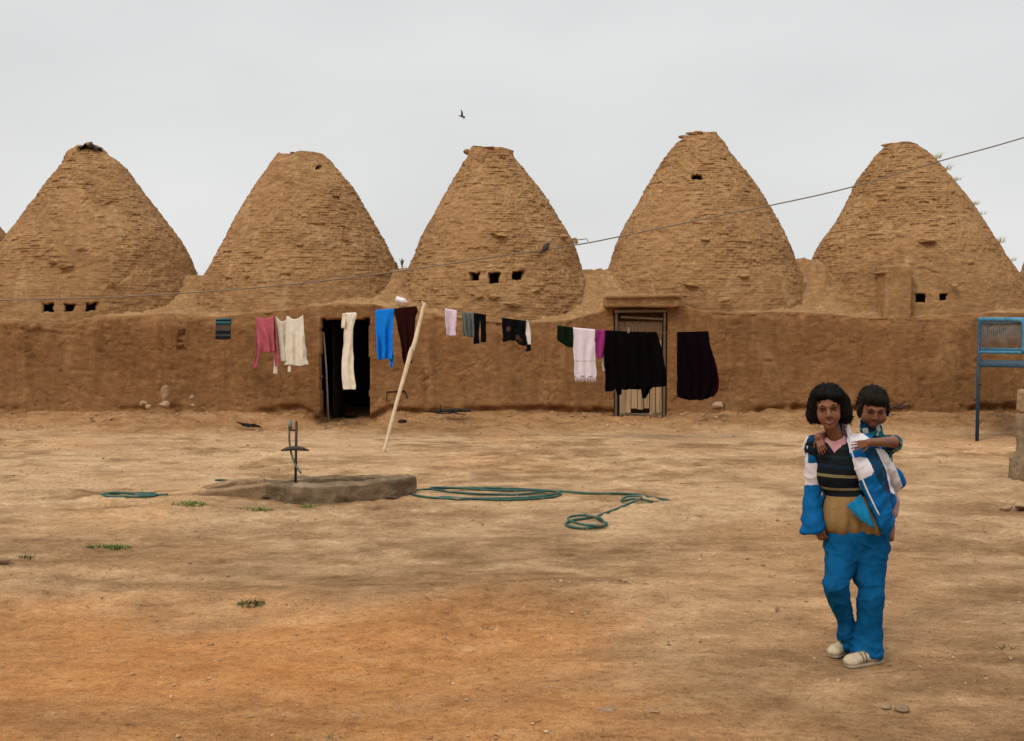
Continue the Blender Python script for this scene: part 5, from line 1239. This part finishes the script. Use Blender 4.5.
# ---- pink shirt under the sweater
M_PSH = fabric('pale_pink_jersey', (.52, .26, .27), var=.08)
def torso(s, g, drop=True):
    s.cap(q(817, 449, .045), q(862, 449, .05), .038+g, .040+g, .03)
    s.ell(q(840, 468, .045), (.110+g, .074+g, .14), .03); s.ell(q(848, 508, .048), (.104+g, .078+g, .12), .03)
    if drop: s.cap(q(842, 520, .05), q(864, 522, .05), .080+g, .084+g, .03)
s = SDF(q(795, 480, -.12)*np.array((1, 1, 0))+np.array((0, 0, q(850, 545)[2])), q(885, 428, .2), .0038)
s.cap(q(822, 446, .045), q(856, 446, .05), .040, .042, .03); s.ell(q(840, 468, .045), (.112, .077, .13), .03); s.cap(q(836, 452, .035), q(835.5, 440, .035), .052, .047, .02)
s.cap(q(835, 437.5, .03), q(832, 420, .03), .040, .040, .004, 's')
cloth_obj('shirt', s, M_PSH, girl, .003, seed=21)
# ---- sweater
def sweater_cols(nt, p, c):
    sp = N(nt, 'ShaderNodeSeparateXYZ'); nt.links.new(p, sp.inputs[0])
    w = N(nt, 'ShaderNodeMath', operation='MULTIPLY_ADD'); nt.links.new(noise_node(nt, p, 5, 2), w.inputs[0]); w.inputs[1].default_value = .03; nt.links.new(sp.outputs[2], w.inputs[2])
    mr = N(nt, 'ShaderNodeMapRange'); zb, zt = q(0, 545, -.03)[2]+.015, q(0, 435, -.03)[2]+.015; mr.inputs[1].default_value = zb; mr.inputs[2].default_value = zt; nt.links.new(w.outputs[0], mr.inputs[0])
    f = lambda y: (545-y)/110
    mus, nav, oli, grn = (.24, .145, .055), (.010, .012, .014), (.20, .165, .075), (.012, .022, .022)
    return ramp(nt, mr.outputs[0], [(0, (.22, .125, .045)), (f(533), mus), (f(497.5), nav), (f(490.5), oli), (f(488), nav), (f(477.5), oli), (f(474.5), nav), (f(468), (.010, .018, .035)), (f(465), nav), (f(459), grn), (f(456), nav), (f(450), grn), (f(447), nav)], 'CONSTANT')
M_SWE = fabric('navy_striped_knit', (.012, .012, .014), extra=sweater_cols)
s = SDF(np.array((q(790, 480)[0], YG-.14, q(850, 548)[2])), np.array((q(905, 480)[0], YG+.22, q(850, 428)[2])), .0038)
torso(s, .012); s.fn(plane(q(850, 535.5, 0), (0, 0, -1)), .004, 'i')
vt = [q(826, 437, -.06), q(844.5, 437, -.06), q(834, 452.5, -.06)]
def vee(X):
    px = PXI(X); py = PYI(X)
    d1 = (px-(825+(py-437)*.62)); d2 = ((846.5-(py-437)*.72)-px); d3 = (453.5-py)
    return np.maximum(-np.minimum(np.minimum(d1, d2), d3)*.0042, X[..., 1]-(YG+.06))
s.fn(vee, .002, 's'); s.cap(neck0, q(836, 428, .04), .050, .050, .004, 's')
def swf(V):
    px, py = PXI(V), PYI(V); return .0035*np.sin(px*.5+vnoise(V*6, 3)*2)*sst(485, 525, py)
sw = cloth_obj('sweater', s, M_SWE, girl, .004, (12, 12, 5), 31, extra=swf)
# ---- jacket: blue and white windbreaker worn open
M_JB = fabric('blue_nylon', (.004, .085, .235), rough=.5, var=.12); M_JW = fabric('white_nylon', (.58, .54, .55), rough=.6, var=.05); M_JN = fabric('navy_nylon', (.006, .035, .075), rough=.5); M_JL = fabric('turquoise_lining', (.008, .15, .30), rough=.6)
PIPE = np.array([(840, 415), (846, 428), (848.5, 440), (848.5, 452), (853, 466), (862, 490), (872, 512), (881, 534), (884, 545)], float)
def inpoly(px, py, poly):
    r = np.zeros(px.shape, bool); j = len(poly)-1
    for i in range(len(poly)):
        xi, yi = poly[i]; xj, yj = poly[j]
        with np.errstate(divide='ignore', invalid='ignore'): c = ((yi > py) != (yj > py)) & (px < (xj-xi)*(py-yi)/((yj-yi) or 1e-9)+xi)
        r ^= c; j = i
    return r
def jcol(C):
    px, py = PXI(C), PYI(C); sc = YG/C[:, 1]; px = CX+(px-CX)*sc; py = 320+(py-320)*sc
    m = np.zeros(len(C), int)
    left = px < 832
    m[left & (py > 463) & (py < 485)] = 1
    m[left & (py > 463) & (py < 485) & (px > 806+(py-463)*.0) & (px < 807)] = 1
    m[left & (px < 809.5) & (py < 463)] = 1
    r = ~left
    m[r & inpoly(px, py, [(842, 420), (853, 426), (875, 441), (864, 441), (852, 453), (846, 447)])] = 1
    m[r & inpoly(px, py, [(850, 460), (861, 457), (869, 458), (877, 470), (874, 475), (857, 483)])] = 1
    m[r & inpoly(px, py, [(862, 446), (877, 449), (889, 468), (896, 492), (889, 494), (880, 480), (872, 462)])] = 3-1
    m[r & inpoly(px, py, [(877, 448), (887, 450), (897, 465), (905, 486), (900, 496), (893, 492), (888, 470)])] = 1
    pl = np.interp(py, PIPE[:, 1], PIPE[:, 0]); m[r & (px-pl < 1.9) & (px-pl > -4) & (py > 428) & (C[:, 1] < YG+.055)] = 1
    m[r & (px > 877) & (px < 879.2) & (py > 484) & (py < 512) & (C[:, 1] < YG+.05)] = 0
    return m
s = SDF(np.array((q(792, 480)[0], YG-.22, q(850, 545)[2])), np.array((q(917, 480)[0], YG+.36, q(850, 420)[2])), .0038)
torso(s, .030); s.cap(q(858, 448, .03), q(868, 470, -.02), .048, .058, .03); s.cap(q(868, 470, -.015), q(876.5, 520, -.005), .058, .084, .03); s.cap(neck0+np.array((0, .03, 0)), q(838, 432, .06), .062, .058, .02)
s.cap(q(872, 455, .04), q(884, 500, .08), .04, .055, .03)
def opening(X):
    px, py = PXI(X), PYI(X); pl = np.interp(py, PIPE[:, 1], PIPE[:, 0])
    return np.maximum(np.maximum(px-pl, 700-px)*.0046, X[..., 1]-(YG+.052))
inner = SDF(s.lo, s.lo+(s.n-1)*s.h, s.h); inner.a = np.full(s.n, .5, np.float32); torso(inner, .0195); inner.cap(q(866, 490, -.0), q(868, 530, .01), .045, .062, .03)
s.a = np.maximum(s.a, -inner.a[:s.a.shape[0], :s.a.shape[1], :s.a.shape[2]]); del inner
s.cap(neck0, q(835, 424, .03), .050, .052, .004, 's')
s.fn(plane(q(870, 531.0, 0), (-.10, 0, -1)), .003, 'i') if False else s.fn(lambda X: -(X[..., 2]-q(870, 532, 0)[2]-.18*(X[..., 0]-q(882, 532)[0])), .003, 'i')
s.fn(opening, .003, 's')
V1, F1 = s.mesh()
s2 = SDF(np.array((q(785, 480)[0], YG-.16, q(850, 550)[2])), np.array((q(917, 480)[0], YG+.40, q(850, 425)[2])), .0038)
s2.cap(q(814.5, 450, .05), q(812.5, 489, .085), .040, .037, .02); s2.cap(q(812.5, 489, .085), q(814, 527, .03), .037, .049, .015)
s2.cap(q(810, 506, .06), q(805.5, 519, .06), .03, .018, .02); s2.cap(q(815, 524, .045), q(808, 533, .05), .046, .038, .02)
s2.fn(plane(q(815, 532.5, .03), (.06, 0, -1)), .003, 'i'); s2.cap(q(815.5, 500, .07), q(818, 545, .03), .020, .036, .004, 's')
s2.cap(q(858, 449, .045), q(876, 457, .07), .042, .044, .02); s2.cap(q(876, 457, .07), q(896.5, 480, .13), .046, .038, .02); s2.cap(q(896.5, 480, .13), q(878, 503, .24), .042, .036, .02)
s2.cap(q(811, 441, .02), q(819, 438, .0), .014, .016, .008)    # turned-up collar end
V2, F2 = s2.mesh()
V, Fc = np.concatenate([V1, V2]), np.concatenate([F1, F2+len(V1)])
V = relax(V, Fc, 1, .5); nn = vnormals(V, Fc)
px, py = PXI(V), PYI(V)
rj = lambda A_, sd: np.clip(1-np.abs(fbm(V@np.array(A_, float).T, 1, 2, sd))*3.0, 0, 1)**1.6
d = .006*rj([[7, 0, 6], [0, 7, 0], [-9, 0, 15]], 71)+.005*rj([[18, 0, 6], [0, 9, 0], [0, 0, 6]], 72)-.003
d += .0015*fbm(V*np.array((14, 14, 9)), 1, 3, 41)+.003*np.clip(1-np.abs(fbm(V*np.array((9, 9, 6)), 1, 3, 43))*3, 0, 1)
d += .003*np.sin((px*.6+py*.5)*.6+4*vnoise(V*8, 3))*(px > 872)+.003*np.sin(py*.5+px*.2+4*vnoise(V*9, 5))*(px < 830)*sst(490, 520, py)
thin = sst(0, 1, 0*px+1); V = relax(V+nn*(d*.8)[:, None], Fc, 1, .5)
m_ = jcol(V[Fc].mean(1)); Cc_ = V[Fc].mean(1)
collar = (PXI(Cc_) < 822) & (PYI(Cc_) < 447) & (Cc_[:, 1] < YG+.05); m_[collar & (PXI(Cc_) < 818)] = 2
jk = mesh_obj('jacket', V, Fc, None, girl, mats=[M_JB, M_JW, M_JN], fmat=m_)
zp = []
for a_, b_ in spline(PIPE[1:-2], 5):
    sel = (np.abs(PXI(V)-a_-1.5) < 2.5) & (np.abs(PYI(V)-b_) < 2.0)
    if sel.any(): zp.append(np.array((q(a_, b_)[0]+.004, V[sel][:, 1].min(), q(a_, b_)[2])))
zp = np.array(zp)
for _ in range(3): zp[1:-1, 1] = (zp[:-2, 1]+zp[1:-1, 1]*2+zp[2:, 1])/4
mb = MB(); mb.tube(zp, .0042, 6); mb.build('piping', M_JW, jk, smooth=True)
# turquoise lining corner that flaps out over the sweater
poly = np.array([(847.5, 505.5), (861, 494), (869, 505), (874, 528), (866, 524), (857, 515)])
def flap(u, v):
    tl, tr, bl, br = q(847, 506, -.085), q(861, 494.5, -.085), q(862, 521, -.115), q(875, 529, -.09)
    p = (tl*(1-u)[..., None]+tr*u[..., None])*(1-v)[..., None]+(bl*(1-u)[..., None]+br*u[..., None])*v[..., None]
    p[..., 1] += -.020*np.sin(u*math.pi)*np.sin(v*2.6)+.006*np.sin(u*9+v*5); return p
fl = sheet('lining_corner', flap, 24, 24, M_JL, jk, .006)

# ================================================================= the toddler
HT = q(873, 408.5, .20); MT = rotm(R(14), R(3), R(-8)); KT = .93
lo = np.array((q(800, 480)[0], YG-.16, q(850, 548)[2])); hi = np.array((q(915, 480)[0], YG+.46, q(850, 378)[2]))
s = SDF(lo, hi, .0030)
TT = head(s, HT, MT, KT, 1.0)
tn = q(874, 440, .225)
s.cap(TT(0, .012, -.05), tn, .030, .034, .02); s.cap(q(862, 444, .22), q(888, 444, .22), .032, .032, .03)
s.ell(q(874, 462, .22), (.078, .062, .10), .03); s.ell(q(874, 492, .22), (.078, .066, .08), .03)
AS, AE, AW = q(890, 444, .20), q(893, 442, .06), q(869, 442.5, -.075)
s.cap(AS, AE, .030, .027, .02); s.cap(AE, AW, .0265, .0185, .015); hand(s, AW, (-.95, -.20, -.18), (-.25, .9, -.25), .098, 1, spread=.22, curl=(.35, .35), thumb=.8)
BS, BE, BW = q(858, 444, .21), q(826, 436, .13), q(818.5, 437, -.01)
s.cap(BS, BE, .028, .025, .02); s.cap(BE, BW, .025, .020, .015); hand(s, BW, (.12, -.55, -.85), (.55, .75, -.4), .098, -1, spread=.15, curl=(.2, .4))
s.cap(q(884, 496, .22), q(890.5, 502, .12), .044, .033, .02); s.cap(q(890.5, 502, .12), q(888.5, 527, .09), .033, .022, .015); s.cap(q(890, 527, .10), q(890.5, 538, .06), .024, .018, .012)
s.cap(q(862, 496, .22), q(824, 502, .13), .044, .034, .02); s.cap(q(824, 502, .13), q(828, 526, .15), .032, .020, .015); s.cap(q(828, 527, .15), q(830, 536, .12), .021, .016, .012)
V, Fc = s.mesh(); V = relax(V, Fc, 1, .3); cen = ((V-HT)@MT/KT)[Fc].mean(1)
lip = ((cen[:, 0]/.017)**2+((cen[:, 2]+.0590)/.0095)**2 < 1) & (cen[:, 1] < -.066)
tod = mesh_obj('person', V, Fc, None, origin=q(874, 500, .22), mats=[M_SKIN2, M_LIP], fmat=lip.astype(int))
tag(tod, 'toddler in a patterned teal shirt riding on the back of the girl', 'person')
face_parts(tod, TT, MT, KT, M_HAIR2)
hair('hair', HT, MT, KT, M_HAIR2, tod, False, 8)
def pat(nt, p, c):
    v = N(nt, 'ShaderNodeTexVoronoi'); v.inputs['Scale'].default_value = 38; nt.links.new(p, v.inputs[0])
    s_ = N(nt, 'ShaderNodeSeparateColor'); nt.links.new(v.outputs['Color'], s_.inputs[0])
    return ramp(nt, s_.outputs[0], [(0, (.012, .020, .045)), (.35, (.015, .11, .12)), (.62, (.15, .20, .05)), (.74, (.012, .05, .10)), (.86, (.35, .38, .34))], 'CONSTANT')
M_TS = fabric('patterned_teal_cotton', (.02, .12, .13), extra=pat)
s = SDF(lo, hi, .0036)
s.cap(q(862, 445, .22), q(888, 445, .22), .039, .040, .03); s.ell(q(874, 462, .22), (.088, .072, .10), .03); s.ell(q(874, 488, .22), (.090, .078, .07), .03); s.cap(tn, TT(0, .008, -.092), .046, .050, .02)
s.cap(AS, q(894, 443.5, .07), .040, .038, .02); s.cap(BS, q(836, 439, .16), .036, .034, .02)
s.cap(q(894, 443.5, .06), AE+(AW-AE)*.4, .031, .031, .003, 's'); s.cap(tn, TT(0, .006, -.05), .030, .038, .004, 's')
cloth_obj('shirt', s, M_TS, tod, .006, (16, 16, 9), 51)
s = SDF(lo, hi, .0038)
s.ell(q(874, 495, .22), (.095, .084, .06), .03); s.cap(q(884, 496, .22), q(889.5, 501, .14), .050, .042, .02); s.cap(q(862, 496, .22), q(832, 501, .145), .053, .044, .02)
s.cap(q(890.5, 502, .12), q(890, 513, .11), .040, .034, .01)
cloth_obj('shorts', s, fabric('faded_pink_cotton', (.33, .20, .17)), tod, .006, (16, 16, 9), 57)
